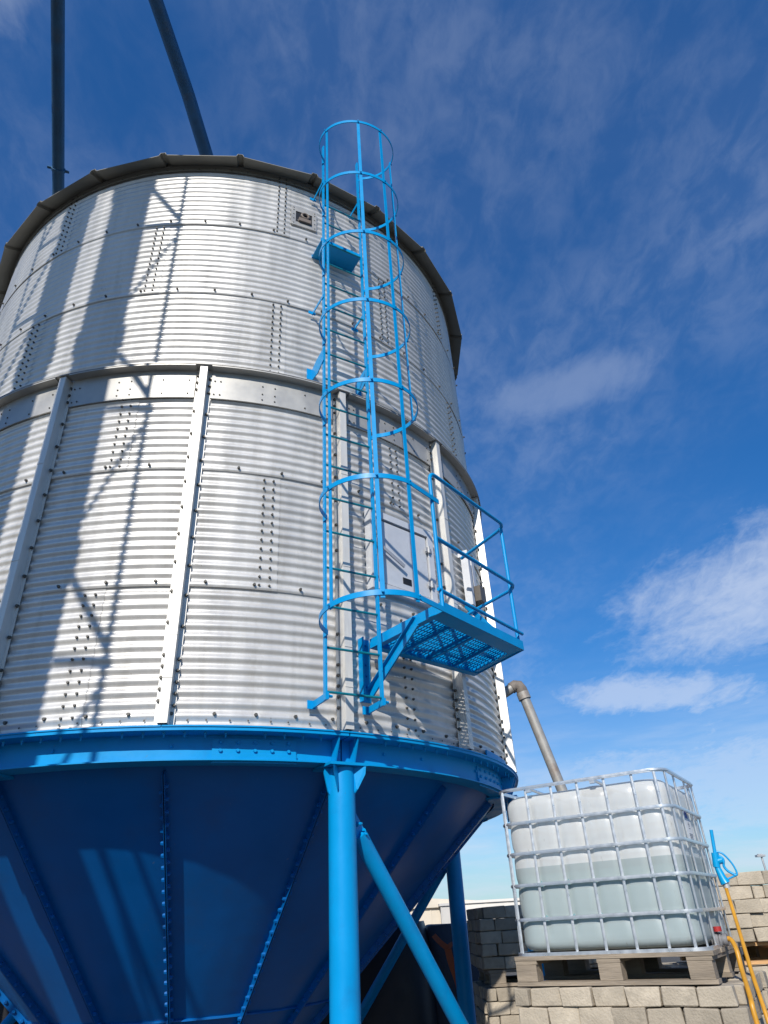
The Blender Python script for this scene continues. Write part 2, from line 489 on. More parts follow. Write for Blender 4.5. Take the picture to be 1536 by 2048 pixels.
# courses from the bottom: seams sit half a bay from the stiffeners, staggered course by course
SEAM = [A0 + 11.25 + 22.5, A0 + 11.25, A0 + 11.25 + 22.5, A0 + 11.25, A0 + 11.25 + 22.5, A0 + 11.25]
bolts = MB(); small = MB()
for k in range(6):
    zc = Z0 + HC * k
    for s in range(8):
        a = SEAM[k] + 22.5 + 45 * s
        link("wall_sheet", SHEETS[(k * 5 + s * 2 + k // 2) % 6], GALV, silo, (0, 0, zc), radians(a))
    for s in range(8):
        sa = SEAM[k] + 45 * s
        sa = (sa + 180) % 360 - 180
        if not -70 < sa < 125: continue
        for rrow in range(13):
            z = zc + PITCH * (rrow + (0 if rrow else .12)) + .004
            for da in (-.95, .45):
                bolts.bolt(pol(sa + da, 3.016, z), out(sa), .0105, .014)
        for q in range(1, 8):
            aa = sa + 45 * q / 7.0
            if k > 0 and k != 3: bolts.bolt(pol(aa - 1.6, 3.02, zc + .012), out(aa), .0125, .018)
        if k == 0:
            for q in range(9):
                aa = sa + 5 * q + 2
                bolts.bolt(pol(aa, 3.012, zc + .085), out(aa), .014, .02)
                small.bolt(pol(aa + 1.9, 3.013, zc + .045), out(aa), .007, .004)
                small.bolt(pol(aa - .9, 3.013, zc + .047), out(aa), .006, .004)

# stiffeners
ZR = 5.70


def stiffener_mesh():
    b = MB()
    prof = [(-.062, .020), (-.034, .020), (-.030, .095), (.030, .095), (.034, .020), (.062, .020)]
    inner = [(x * .93 if abs(x) > .05 else x - .004 * (1 if x > 0 else -1), y - .004) for x, y in prof]
    ol = prof + inner[::-1]; n = len(ol)
    zs = (2.735, ZR - .004)
    vs = [(x, -(3.0 + y), z) for z in zs for x, y in ol]
    fs = [(i, (i + 1) % n, n + (i + 1) % n, n + i) for i in range(n)]
    m = len(prof)
    for z in (0, n):
        for i in range(m - 1):
            f = (z + i, z + i + 1, z + n - 2 - i, z + n - 1 - i); fs.append(f)
    b.add(vs, fs)
    # splice cover strips on the crown
    for z in (3.02, 3.31, 3.95, 4.8): b.box((-.031, -3.0985, z), (.031, -3.0945, z + .006))
    return b.mesh("stiffener")


st_me = stiffener_mesh(); st_me.materials.append(GALVS)
for k in range(16):
    a = A0 + DA * k
    link("stiffener", st_me, GALVS, silo, (0, 0, 0), radians(a))
    aa = (a + 180) % 360 - 180
    if -70 < aa < 125:
        for sgn in (-1, 1):
            z = 2.86
            while z < 5.66:
                bolts.bolt(pol(a, 3.021, z + .03 * (sgn < 0)) + tan_(a) * .05 * sgn, out(a), .013, .018)
                z += .076 if z < 3.12 or z > 5.42 else .2295

# ring band at mid height, one piece per bay, cut by the stiffeners
bm_ = MB()
hw = DA / 2 - math.degrees(.066 / 3.04)
bm_.revolve([(3.022, 5.40), (3.034, 5.40), (3.034, ZR - .012), (3.108, ZR - .012), (3.108, ZR), (3.022, ZR)], -hw, hw, 10)
band_me = bm_.mesh("ring_band", 30)
cap_ = MB(); cap_.revolve([(3.022, ZR + .0025), (3.112, ZR + .0025), (3.112, ZR + .009), (3.022, ZR + .009)], -DA / 2, DA / 2, 10)
cap_me = cap_.mesh("ring_flange", 30)
for k in range(16):
    link("ring_band", band_me, GALVB, silo, (0, 0, 0), radians(A0 + DA * (k + .5)))
    link("ring_flange", cap_me, GALVB, silo, (0, 0, 0), radians(A0 + DA * k))
    a = A0 + DA * (k + .5); aa = (a + 180) % 360 - 180
    if -70 < aa < 125:
        for da in (-9.5, -8.6, -2.0, .0, 5.0, 9.0):
            for z in (5.44, 5.50, 5.585):
                if da in (-2.0, .0) or z != 5.50: small.bolt(pol(a + da, 3.035, z), out(a), .008, .006)

# roof: 25 sheets with standing ribs, soffit and eave angle
NRF = 25
hr = 180.0 / NRF
SL = 0.44                                            # roof slope
RE, ZE = 3.19, 8.59                                  # eave edge


def rz_(r): return ZE + (RE - r) * SL


rp = MB(); ga = .62                                  # flat sheets from rib to rib; the rib covers the gap
for r in (RE, .32):
    for sg in (-1, 1):
        e = hr - ga * (RE / r) ** 0 if r > 1 else hr - 3
        for dz in (0, .008): rp.v.append(tuple(pol(sg * e, r, rz_(r) + dz)))
rp.f = [(0, 2, 6, 4), (1, 5, 7, 3), (0, 1, 3, 2), (4, 6, 7, 5), (0, 4, 5, 1), (2, 3, 7, 6)]
rp_me = rp.mesh("roof_panel")
rr = MB()                                            # hollow folded rib, open at the eave and below
o_ = [(-.040, .0), (-.026, .034), (.026, .034), (.040, .0)]
i_ = [(-.034, -.002), (-.022, .029), (.022, .029), (.034, -.002)]
for r in (RE + .006, .32):
    for x, h in o_ + i_[::-1]: rr.v.append((x, -r, rz_(r) + h + .006))
n = 8
rr.f = [(i, (i + 1) % n, n + (i + 1) % n, n + i) for i in range(n)]
for z in (0, n): rr.f += [(z, z + 1, z + 6, z + 7), (z + 1, z + 2, z + 5, z + 6), (z + 2, z + 3, z + 4, z + 5)]
rr_me = rr.mesh("rib")
for k in range(NRF):
    a = -2.7 + 360.0 / NRF * k
    p = link("roof_panel", rp_me, ROOFM, silo, (0, 0, 0), radians(a + hr))
    q = bpy.data.objects.new("rib", rr_me); COL.objects.link(q); q.parent = p; q.rotation_euler = (0, 0, radians(-hr))
    if not rr_me.materials: rr_me.materials.append(ROOFM)
sf = MB(); sf.revolve([(2.996, 8.60), (3.004, 8.60), (3.024, 8.655), (2.99, 8.655)], -180, 180, 96)
sf.build("eave_soffit", ROOFM, silo, smooth=40)
ea = MB(); ea.revolve([(3.018, 8.565), (3.026, 8.565), (3.026, 8.598), (3.018, 8.598)], -180, 180, 96)
ea.build("eave_angle", ROOFM, silo, smooth=40)
for q in range(60):
    a = -70 + q * 3.2; small.bolt(pol(a, 3.026, 8.58), out(a), .008, .006)
rc = MB(); rc.revolve([(.001, 9.93), (.36, 9.93), (.36, 10.02), (.20, 10.10), (.14, 10.32), (.001, 10.32)], -180, 180, 24)
rc.build("roof_cap", ROOFM, silo, smooth=30)

# hopper ring beam: eight pieces, splice plates between
rb = MB()
rb.revolve([(2.945, 2.540), (2.957, 2.540), (2.957, 2.692), (3.087, 2.692), (3.087, 2.712), (2.945, 2.712)], -22.4, 22.4, 16)
rb.revolve([(2.84, 2.530), (3.003, 2.530), (3.003, 2.5385), (2.84, 2.5385)], -22.4, 22.4, 16)
rb_me = rb.mesh("ring_beam", 30)
bb = MB()
ub = MB()
for k in range(8):
    link("ring_beam", rb_me, BLUE, silo, (0, 0, 0), radians(31.9 + 22.5 + 45 * k))
sp = MB(); sp.revolve([(2.9575, 2.545), (2.968, 2.545), (2.968, 2.668), (2.9575, 2.668)], -5.2, 5.2, 6)
sp.revolve([(2.9685, 2.518), (2.976, 2.518), (2.976, 2.575), (2.9685, 2.575)], -5.2, 5.2, 6)
sp_me = sp.mesh("splice_plate", 30)
lp = MB(); lp.revolve([(3.03, 2.7125), (3.094, 2.7125), (3.094, 2.722), (3.03, 2.722)], -11.2, 11.2, 8); lp_me = lp.mesh("lip_strip", 30)
for k in range(8):
    link("splice_plate", sp_me, BLUE, silo, (0, 0, 0), radians(20.4 + 45 * k))
    for j in range(2):
        link("lip_strip", lp_me, BLUE, silo, (0, 0, 0), radians(20.6 + 22.5 * j + 45 * k))
for q in range(90):
    a = -75 + q * 2.35
    if q % 7 == 5: continue
    ub.bolt(pol(a, 3.035, 2.692), (0, 0, -1), .012, .014)
    ub.bolt(pol(a, 3.035, 2.678), (0, 0, -1), .007, .018)
    if q % 3 == 0: ub.bolt(pol(a + .8, 2.958, 2.625), out(a), .013, .012)
for k in range(-2, 4):
    for q in range(5):
        for z in (2.595, 2.645): ub.bolt(pol(20.4 + 45 * k - 4.2 + 2.1 * q, 2.968, z), out(20.4), .014, .014)

# hopper: 16 sheets with bolted standing seams
CK = 1.07; CZ = -0.10


def cr(z): return (z - CZ) * CK


def hopper_mesh(seed):
    from mathutils import noise as mn
    hp = MB(); zs = [.16 + (2.62 - .16) * i / 30 for i in range(31)]; nc = 14
    for i, z in enumerate(zs):
        for j in range(nc + 1):
            a = -DA / 2 + DA * j / nc
            e = min(1, min(j, nc - j) / 2.5)
            bul = .006 * sin(pi * j / nc) * sin(pi * i / 30) + mn.noise(Vector((j * .30, i * .16, seed * 5.3))) * .006 * e
            hp.v.append(tuple(pol(a, cr(z) + bul, z)))
    w = nc + 1
    for i in range(30):
        for j in range(nc): hp.f.append((i * w + j, i * w + j + 1, (i + 1) * w + j + 1, (i + 1) * w + j))
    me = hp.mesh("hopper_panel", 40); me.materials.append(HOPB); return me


HPM = [hopper_mesh(q) for q in range(5)]
se = MB()
nrm = Vector((0, -1, -CK)).normalized()
for sx, th in ((-.006, .005), (.006, .005)):
    p = Vector((sx, -cr(.2), .2)); q = Vector((sx, -cr(2.515), 2.515))
    se.bar(p + nrm * .024, q + nrm * .024, th, .048, nrm)
se_me = se.mesh("seam_flange")
hb = MB()
for k in range(16):
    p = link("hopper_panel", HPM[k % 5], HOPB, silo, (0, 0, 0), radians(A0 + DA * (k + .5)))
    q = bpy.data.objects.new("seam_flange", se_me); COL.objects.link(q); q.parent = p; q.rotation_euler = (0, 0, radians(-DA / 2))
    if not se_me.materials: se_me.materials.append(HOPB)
    a = A0 + DA * k; aa = (a + 180) % 360 - 180
    if -80 < aa < 110:
        z = .7
        n3 = Vector((out(a).x, out(a).y, -CK)).normalized()
        i = 0
        while z < 2.42:
            for sgn in (-1, 1):
                zz = z + (.03 if sgn > 0 else 0)
                base = pol(a, cr(zz), zz) + n3 * .028
                hb.bolt(base + tan_(a) * .0085 * sgn, tan_(a) * sgn, .0155, .02)
            z += .066
ring = MB(); ring.revolve([(cr(1.1) + .002, 1.09), (cr(1.1) + .018, 1.09), (cr(1.1) + .018, 1.10), (cr(1.1) + .002, 1.11)], -180, 180, 48)
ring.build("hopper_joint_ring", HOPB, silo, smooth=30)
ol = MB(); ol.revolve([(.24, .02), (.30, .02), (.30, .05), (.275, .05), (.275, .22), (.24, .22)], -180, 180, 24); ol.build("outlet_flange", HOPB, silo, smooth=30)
stuff(bolts.build("bolt", BOLTM, silo)); stuff(small.build("rivet", BOLTM, silo))
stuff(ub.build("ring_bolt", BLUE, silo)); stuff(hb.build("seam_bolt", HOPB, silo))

# legs and braces
lg = MB(); LR = 2.955
lg.tube([(0, -LR, G + .075), (0, -LR, 2.508)], .089, 24)
leg_me = lg.mesh("leg", 30)
hd = MB(); hd.box((-.138, -3.075, 2.511), (.138, -2.80, 2.5285))
hd_me = hd.mesh("head_plate")
gu = MB()
gu.poly([(.088, -LR, 2.507), (.128, -LR, 2.507), (.128, -LR, 2.47), (.10, -LR, 2.36), (.088, -LR, 2.34)], (0, .012, 0))
gu.poly([(.060, -LR - .066, 2.507), (.115, -LR - .12, 2.507), (.112, -LR - .115, 2.46), (.070, -LR - .085, 2.37), (.060, -LR - .066, 2.35)], (.009, -.006, 0))
gu_r = gu.mesh("gusset")
gl_ = MB(); gl_.v = [(-x, y, z) for x, y, z in gu.v]; gl_.f = list(gu.f); gu_l = gl_.mesh("gusset")
fn = MB(); fn.poly([(.07, -2.959, 2.530), (.07, -3.01, 2.530), (.07, -3.075, 2.69), (.07, -2.959, 2.69)], (.010, 0, 0)); fn_r = fn.mesh("web_fin")
fl = MB(); fl.v = [(-x, y, z) for x, y, z in fn.v]; fl.f = list(fn.f); fn_l = fl.mesh("web_fin")
ft = MB(); ft.box((-.16, -LR - .16, G + .061), (.16, -LR + .16, G + .0749)); ft_me = ft.mesh("foot_plate")
th1 = Vector((0, -LR, 2.30)); th2 = Vector((LR * sin(pi / 4), -LR * cos(pi / 4), G + .20))
dv = (th2 - th1).normalized(); b1 = th1 + dv * .24; b2 = th2 - dv * .2
br = MB(); br.tube([b1, b2], .054, 16)
br.obox(b1 - dv * .02, dv * .10, Vector((0, 0, 1)).cross(dv).normalized() * .012, dv.cross(Vector((0, 0, 1)).cross(dv)).normalized() * .055)
br_me = br.mesh("brace", 35)
gp = MB(); sd_ = Vector((0, 0, 1)).cross(dv).normalized(); up_ = dv.cross(sd_).normalized()
pp = th1 + dv * .15
gp.obox(pp + sd_ * .018, dv * .15, sd_ * .006, up_ * .07)
for o_ in (.02, .10): gp.bolt(pp + dv * o_ + sd_ * .0 - sd_ * .012, -sd_, .02, .03); gp.bolt(pp + dv * o_ - sd_ * .04, -sd_, .01, .03)
gp_me = gp.mesh("brace_gusset")
for k in range(8):
    a = radians(31.9 + 45 * k)
    l = link("leg", leg_me, BLUE, silo, out(76.9) * .115 if k == 1 else (0, 0, 0), a)   # one leg stands a little further out
    for nm, me in (("head_plate", hd_me), ("gusset", gu_r), ("gusset", gu_l), ("web_fin", fn_r), ("web_fin", fn_l), ("foot_plate", ft_me)):
        q = bpy.data.objects.new(nm, me); COL.objects.link(q); q.parent = l
        if k == 1 and nm != "foot_plate": q.location = Matrix.Rotation(-a, 4, 'Z') @ (out(76.9) * -.115)
        if not me.materials: me.materials.append(BLUE)
    if k % 2: continue                               # only every other bay is braced
    b = link("brace", br_me, BLUE, silo, (0, 0, 0), a)
    q = bpy.data.objects.new("brace_gusset", gp_me); COL.objects.link(q); q.parent = b
    if not gp_me.materials: gp_me.materials.append(BLUE)

# hatch on the wall
ha = MB(); a1, a2, z1, z2 = 36.9, 49.3, 3.86, 4.53


def flat(a, off, z, du=0.0): return pol(43.1, 0, z) * 0 + out(43.1) * (2.985 + off) + tan_(43.1) * du + Vector((0, 0, z))


def plate(mb, u0, u1, zz0, zz1, o0, o1):
    c = flat(0, (o0 + o1) / 2, (zz0 + zz1) / 2, (u0 + u1) / 2)
    return mb.obox(c, tan_(43.1) * (u1 - u0) / 2, out(43.1) * (o1 - o0) / 2, Vector((0, 0, (zz1 - zz0) / 2)))


fr = MB()
plate(fr, -.36, -.30, 3.84, 4.56, .0, .075); plate(fr, .30, .36, 3.84, 4.56, .0, .075)
plate(fr, -.2995, .2995, 4.50, 4.56, .0, .075); plate(fr, -.2995, .2995, 3.84, 3.90, .0, .075)
frame = fr.build("hatch_frame", HATCH, silo)
ga_ = MB(); plate(ga_, -.298, .298, 3.902, 4.498, .012, .022); ga_.build("gap_shade_plate", DARK, silo)  # black plate standing in for the shade in the door gap
dr = MB(); plate(dr, -.284, .284, 3.914, 4.482, .03, .060)
door = dr.build("hatch_door", HATCH, silo)
lb = MB(); plate(lb, -.02, .075, 3.965, 4.02, .0585, .064); lb.build("label_plate", DARK, door)
la = MB(); la.bar(flat(0, .10, 4.24, -.33), flat(0, .10, 4.10, -.03), .03, .012, out(43.1)); la.bolt(flat(0, .075, 4.24, -.33), out(43.1), .028, .05)
la.bolt(flat(0, .075, 4.31, -.33), out(43.1), .018, .05); la.build("latch", STEEL, door)
for zz in (4.03, 4.36):
    b = MB(); plate(b, .255, .325, zz - .02, zz + .02, .0755, .086); b.tube([flat(0, .09, zz - .03, .29), flat(0, .09, zz + .03, .29)], .011, 8); b.build("hinge", STEEL, door)

# inspection window near the eave
iw = MB(); A = 25.0


def fpl(mb, A, u0, u1, zz0, zz1, o0, o1, Rb=3.0):
    c = out(A) * (Rb + (o0 + o1) / 2) + tan_(A) * (u0 + u1) / 2 + Vector((0, 0, (zz0 + zz1) / 2))
    return mb.obox(c, tan_(A) * (u1 - u0) / 2, out(A) * (o1 - o0) / 2, Vector((0, 0, (zz1 - zz0) / 2)))


fpl(iw, A, -.14, -.09, 7.90, 8.20, .008, .02); fpl(iw, A, .09, .14, 7.90, 8.20, .008, .02)
fpl(iw, A, -.0895, .0895, 8.13, 8.20, .008, .02); fpl(iw, A, -.0895, .0895, 7.90, 7.955, .008, .02)
for u in (-.115, .115):
    for z in (7.93, 8.0, 8.07, 8.14, 8.18): iw.bolt(out(A) * 3.02 + tan_(A) * u + Vector((0, 0, z)), out(A), .009, .008)
iw.build("inspection_frame", GALVB, silo)
ib = MB(); fpl(ib, A, -.095, .095, 7.94, 8.14, .0, .0125); ibo = ib.build("dark_opening", DARK, silo)
im = MB(); c0 = out(A) * 3.03 + tan_(A) * .01 + Vector((0, 0, 8.07))
im.tube([c0 + (tan_(A) * cos(t) + Vector((0, 0, 1)) * sin(t)) * .038 for t in [2 * pi * i / 16 for i in range(16)]], .013, 8, closed=True)
fpl(im, A, -.06, .07, 7.96, 8.01, .013, .045)
im.build("level_sensor_ring", mat("sensor_grey", (.16, .13, .11), rough=.6), silo, smooth=40)

# level switch bracket between the two right-hand stiffeners
ls = MB(); B = 63.5
fpl(ls, B, -.15, -.09, 4.06, 4.62, .03, .10); fpl(ls, B, .03, .10, 4.30, 4.62, .02, .07)
fpl(ls, B, -.05, .02, 3.86, 4.12, .02, .06); fpl(ls, B, .06, .12, 3.86, 4.12, .02, .06)
fpl(ls, B, -.15, .10, 4.56, 4.60, .004, .03); fpl(ls, B, -.15, .12, 4.08, 4.11, .004, .03)
ls.build("switch_bracket", HATCH, silo)
lx = MB(); fpl(lx, B, -.02, .12, 4.14, 4.29, .02, .14); lx.build("switch_housing", mat("switch_brown", (.10, .085, .07), rough=.5), silo)
# blue patch plate low on the wall by the right-hand stiffener
bp_ = MB(); bp_.revolve([(3.018, 2.735), (3.03, 2.735), (3.03, 2.80), (3.018, 2.80)], 62, 73, 6); bp_.build("patch_plate", BLUE, silo, smooth=30)

# ------------------------------------------------------------------ caged ladder
Lr = Vector((-0.44605903, 4.35225331, 0)); Rr = Vector((-0.08550636, 4.56880554, 0))
LN = Vector((.51488141, -.85726141, 0)); LT = Vector((.85726141, .51488141, 0)); LM = (Lr + Rr) / 2


def lad(u, w, z): return LM + LT * u + LN * w + Vector((0, 0, z))


ladder = thing("caged_ladder", "bright blue caged safety ladder standing off the silo wall up to the eave", "ladder", LM + Vector((0, 0, 2.85)))
hwid = (Rr - Lr).length / 2
for s in (-1, 1):
    b = MB(); b.obox(lad(s * hwid, 0, 5.96), LT * .007, LN * .018, Vector((0, 0, 3.10)))
    for i in range(20): b.bolt(lad(s * (hwid - .0), .018, 3.1 + i * .3), LN, .006, .004)
    b.build("rail", BLUE, ladder, world=True)
rung = None
for i in range(18):
    z = 2.915 + .3005 * i
    b = MB(); b.tube([(-hwid * LT.x, -hwid * LT.y, 0), (hwid * LT.x, hwid * LT.y, 0)], .009, 8)
    if rung is None:
        rung = link("rung", b.mesh("rung", 40), TEAL, ladder, lad(0, 0, z), 0, True)
    else:
        copy_part(rung, ladder, lad(0, 0, z) - ladder.location)
CR, CW = .385, .37


def hoop_pt(t, zr, zf, rad=CR):
    u = rad * sin(t); wv = CW + rad * cos(t)
    return lad(u, wv, zr + (zf - zr) * max(0, wv) / (CW + CR))


HZ = []
for k in range(7):
    zr = 3.30 + .905 * k; zf = 3.325 + .852 * k
    HZ.append((zr, zf))
    b = MB()
    t0 = radians(-148)
    pts = [lad(-hwid - .012, 0.0, zr), lad(-hwid - .012, .025, zr)]
    if k < 2:
        pts += [hoop_pt(radians(t), zr, zf) for t in range(-146, 14, 7)]
        # the lowest two stop open and run straight to the platform rail
        e = Vector((.352, 4.085, 0)); last = pts[-1]
        pts.append(Vector((e.x, e.y, last.z + .0)))
        pts.append(Vector((e.x, e.y, last.z)) + (Vector((e.x, e.y, 0)) - Vector((last.x, last.y, 0))).normalized() * .07)
    else:
        pts += [hoop_pt(radians(t), zr, zf) for t in range(-146, 147, 7)]
        pts += [lad(hwid + .012, .025, zr), lad(hwid + .012, 0, zr)]
    b.strip(pts, .036, .007, (0, 0, 1))
    for t in (-80, -25, 11, 82):
        if k < 2 and t > 60: continue
        b.bolt(hoop_pt(radians(t), zr, zf, CR + .012), (hoop_pt(radians(t), zr, zf, 1) - hoop_pt(radians(t), zr, zf, 0)), .010, .008)
    b.build("hoop", BLUE, ladder, smooth=40, world=True)
for t in (-80, -25, 11, 82):
    tr_ = radians(t)
    zb = 3.29 if t < 60 else 5.05
    wv = CW + (CR + .009) * cos(tr_)
    fr_ = wv / (CW + CR)
    zt = HZ[6][0] + (HZ[6][1] - HZ[6][0]) * fr_ + .02
    if t > 60: zb = HZ[2][0] + (HZ[2][1] - HZ[2][0]) * fr_ - .02
    o_ = LT * sin(tr_) + LN * cos(tr_); s_ = LT * cos(tr_) - LN * sin(tr_)
    c = lad((CR - .0075) * sin(tr_), CW + (CR - .0075) * cos(tr_), (zb + zt) / 2)
    b = MB(); b.obox(c, s_ * .0145, o_ * .0035, Vector((0, 0, (zt - zb) / 2))); b.build("strap", BLUE, ladder, world=True)
# stand-offs to the wall
for z, kind in ((2.868, 'flat'), (5.83, 'plate'), (6.62, 'thin'), (8.38, 'thin')):
    for s in (-1, 1):
        b = MB(); u = s * hwid
        wall_w = -.232 if s < 0 else -.238
        if kind == 'flat':
            b.bar(lad(u + .012, .02, z + .02), lad(u + .012, wall_w, z + .02), .012, .046)
            b.obox(lad(u, wall_w + .012, z + .02), LT * .03, LN * .004, Vector((0, 0, .028)))
            b.bolt(lad(u + .02, .0, z + .02), LT, .012, .03); b.bolt(lad(u + .02, -.06, z + .02), LT, .010, .012)
        elif kind == 'plate':
            b.poly([lad(u + s * .012, .02, z + .12), lad(u + s * .012, .02, z - .02), lad(u + s * .012, -.10, z - .075), lad(u + s * .012, wall_w + .01, z - .06), lad(u + s * .012, wall_w + .01, z + .06), lad(u + s * .012, -.12, z + .10)], LT * .007)
            b.obox(lad(u + s * .035, wall_w + .012, z), LT * .03, LN * .004, Vector((0, 0, .06)))
        else:
            b.bar(lad(u + s * .012, .02, z), lad(u + s * .012, wall_w, z), .007, .035)
            b.obox(lad(u + s * .02, wall_w + .012, z), LT * .035, LN * .004, Vector((0, 0, .018)))
        b.build("stand_off", BLUE if kind != 'thin' else BLUE, ladder, world=True)
b = MB(); b.obox(lad(0, -.135, 7.47), LT * .225, LN * .11, Vector((0, 0, .004)))
b.obox(lad(0, -.250, 7.485), LT * .225, LN * .004, Vector((0, 0, .022))); b.obox(lad(0, -.026, 7.485), LT * .225, LN * .004, Vector((0, 0, .022)))
b.build("rest_plate", BLUE, ladder, world=True)

# ------------------------------------------------------------------ access platform
ZP = 3.32
OFL = Vector((.345, 4.105, ZP)); OFR = Vector((.99, 4.94, ZP)); IFL = Vector((-.155, 4.715, ZP)); IFR = Vector((.665, 5.50, ZP))
plat = thing("access_platform", "blue steel access platform with grated floor and tubular guard rail", "platform", (.45, 4.8, ZP))
UPV = Vector((0, 0, 1))


def beam(name, p, q, h=.065, w=.045):
    b = MB(); d = (q - p).normalized(); s = d.cross(UPV)
    b.bar(p + UPV * h / 2, q + UPV * h / 2, .008, h)
    b.bar(p + UPV * .004 - s * 0, q + UPV * .004, w, .007)
    return b.build(name, BLUE, plat, world=True)


ctr = (OFL + OFR + IFL + IFR) / 4


def inset(p, q, d):
    e = (q - p).normalized(); s = e.cross(UPV)
    if (ctr - p).dot(s) < 0: s = -s
    return p + s * d, q + s * d


for nm, p, q, w_ in (("edge_beam", OFL, OFR, .12), ("edge_beam", IFL, OFL, .05), ("edge_beam", OFR, IFR, .05), ("edge_beam", IFR, IFL, .05)):
    b = MB(); e = (q - p).normalized(); s = e.cross(UPV)
    if (ctr - p).dot(s) < 0: s = -s
    b.obox((p + q) / 2 + UPV * .035, (q - p) / 2, s * .004, UPV * .035)
    i0, i1 = inset(p + e * .01, q - e * .01, w_ / 2 + .006)
    b.obox((i0 + i1) / 2 + UPV * (.0035 + .0065 * (p in (IFL, OFR))), (i1 - i0) / 2, s * w_ / 2, UPV * .003)
    b.build(nm, BLUE, plat, world=True)


def bil(u, v): return (IFL * (1 - u) + IFR * u) * (1 - v) + (OFL * (1 - u) + OFR * u) * v


for u in (.25, .5, .75):
    b = MB(); b.bar(bil(u, .02) + UPV * .028, bil(u, .98) + UPV * .028, .012, .04); b.build("cross_bearer", BLUE, plat, world=True)
gr = MB()
for i in range(1, 34): gr.bar(bil(i / 34, .015) + UPV * .058, bil(i / 34, .985) + UPV * .058, .0135, .012)
for j in range(1, 12): gr.bar(bil(.01, j / 12) + UPV * .060, bil(.99, j / 12) + UPV * .060, .008, .013)
gr.build("grating", BLUE, plat, world=True)
# guard rail of bent tube
def up(p, z): return Vector((p.x, p.y, z))


RT = .0145
eo = (OFR - OFL).normalized(); es = (IFR - OFR).normalized()
W_TOP = Vector((AX, AY, 0)) + out(61.5) * 3.03
top0 = up(OFL, 3.34)
pts = [top0, up(OFL, 4.32)] + arc(up(OFL, 4.34), up(OFL, 4.42), up(OFL, 4.42) + eo * .08)
cor = up(OFR, 4.41) + eo * .02
pts += arc(cor - eo * .10, cor, cor + es * .10) + [up(IFR, 4.40) - es * .02]
b = MB(); b.tube(pts, RT, 10); b.build("top_rail", BLUE, plat, smooth=50, world=True)
cor = up(OFR, 3.865) + eo * .05
b = MB(); b.tube([up(OFL, 3.87)] + arc(cor - eo * .10, cor, cor + es * .10) + [up(IFR, 3.86) - es * .02], RT, 10)
b.build("mid_rail", BLUE, plat, smooth=50, world=True)
b = MB(); b.tube([up(OFL, 3.47) - eo * .03, up(OFR, 3.455) + eo * .02], .0135, 10); b.build("toe_rail", BLUE, plat, smooth=50, world=True)
b = MB(); b.tube([up(OFR, 3.34) - eo * .01 + es * .04, up(OFR, 4.40) + es * .04], RT, 10); b.build("rail_post", BLUE, plat, smooth=50, world=True)
b = MB(); b.bar(Vector((AX, AY, 3.98)) + out(57.2) * 3.11, up(OFR, 3.36) + es * .10, .008, .045, UPV); b.build("stay_bar", BLUE, plat, world=True)
# wall brackets with diagonal struts
for (A_, P_, Q_) in ((35.1, IFL, OFL),):
    b = MB(); fpl(b, A_, -.045, .045, 2.95, 3.415, .014, .026)
    c = Vector((AX, AY, 0)); b.v = [(x + c.x, y + c.y, z) for x, y, z in b.v]
    for z in (2.99, 3.06, 3.14, 3.22, 3.37): b.bolt(c + out(A_) * 3.026 + tan_(A_) * .012 + UPV * z, out(A_), .011, .014)
    b.obox(c + out(A_) * 3.055 + tan_(A_) * (-.041) + UPV * 3.18, tan_(A_) * .004, out(A_) * .03, UPV * .232)
    b.build("wall_bracket", BLUE, plat, world=True)
    d = (Q_ - P_)
    b = MB(); s0 = c + out(A_) * 3.045 + tan_(A_) * .03 + UPV * 3.005; s1 = P_ + d * .66 + UPV * .02
    b.bar(s0, s1, .012, .07, UPV); b.bar(s0 + UPV * .036, s1 + UPV * .036, .06, .006, UPV)
    b.build("diagonal_strut", BLUE, plat, world=True)

# ------------------------------------------------------------------ spouts and elevator
def spout(name, label, pts, r, joints):
    t = thing(name, label, "pipe", pts[-1], 0, "grain spouts over the silo roof")
    for p, q in zip(pts[:-1], pts[1:]):
        p = Vector(p); q = Vector(q)
        b = MB(); b.tube([p, q], r, 20); b.build("pipe_length", PIPEB, t, smooth=40, world=True)
    for p, d in joints:
        p = Vector(p); d = Vector(d).normalized()
        b = MB(); b.tube([p - d * .02, p + d * .02], r + .012, 20)
        s = d.cross(UPV).normalized(); b.obox(p + s * (r + .03), s * .025, d * .014, d.cross(s) * .012); b.obox(p - s * (r + .03), s * .025, d * .014, d.cross(s) * .012)
        b.build("clamp_ring", PIPEB, t, smooth=40, world=True)
    return t


HEAD = Vector((-3.35, .3, 15.6))
p2 = [Vector((-3.6, 1.6, 15.0)), Vector((-2.52, 5.27, 12.16)), Vector((-1.96, 7.20, 10.30))]
# way points on the two lines of the pipes
spout("grain_spout", "slanting blue grey grain spout that lands at the middle of the roof", p2, .098, [])
p1 = [Vector((-2.30, .85, 11.10)), Vector((-3.25, 3.35, 10.44)), Vector((-3.96, 5.21, 9.93)), Vector((-4.42, 6.42, 9.35))]
j1 = Vector((-3.96, 5.21, 9.93)) + (Vector((-3.25, 3.35, 10.44)) - Vector((-3.96, 5.21, 9.93))) * .12
spout("grain_spout", "near upright blue grey grain spout with a clamp ring at the left of the roof", p1, .072, [(j1, p1[2] - p1[1])])

elev = thing("bucket_elevator", "tall twin trunk bucket elevator with a lattice mast that shades the silo wall", "elevator", (-3.5, .3, G))
ED = Vector((cos(radians(SUN_AZ)), -sin(radians(SUN_AZ)), 0)); EV = Vector((sin(radians(SUN_AZ)), cos(radians(SUN_AZ)), 0))


def ep(p, z, s=0.0): return ED * p + EV * (-.30 + s) + Vector((0, 0, z))


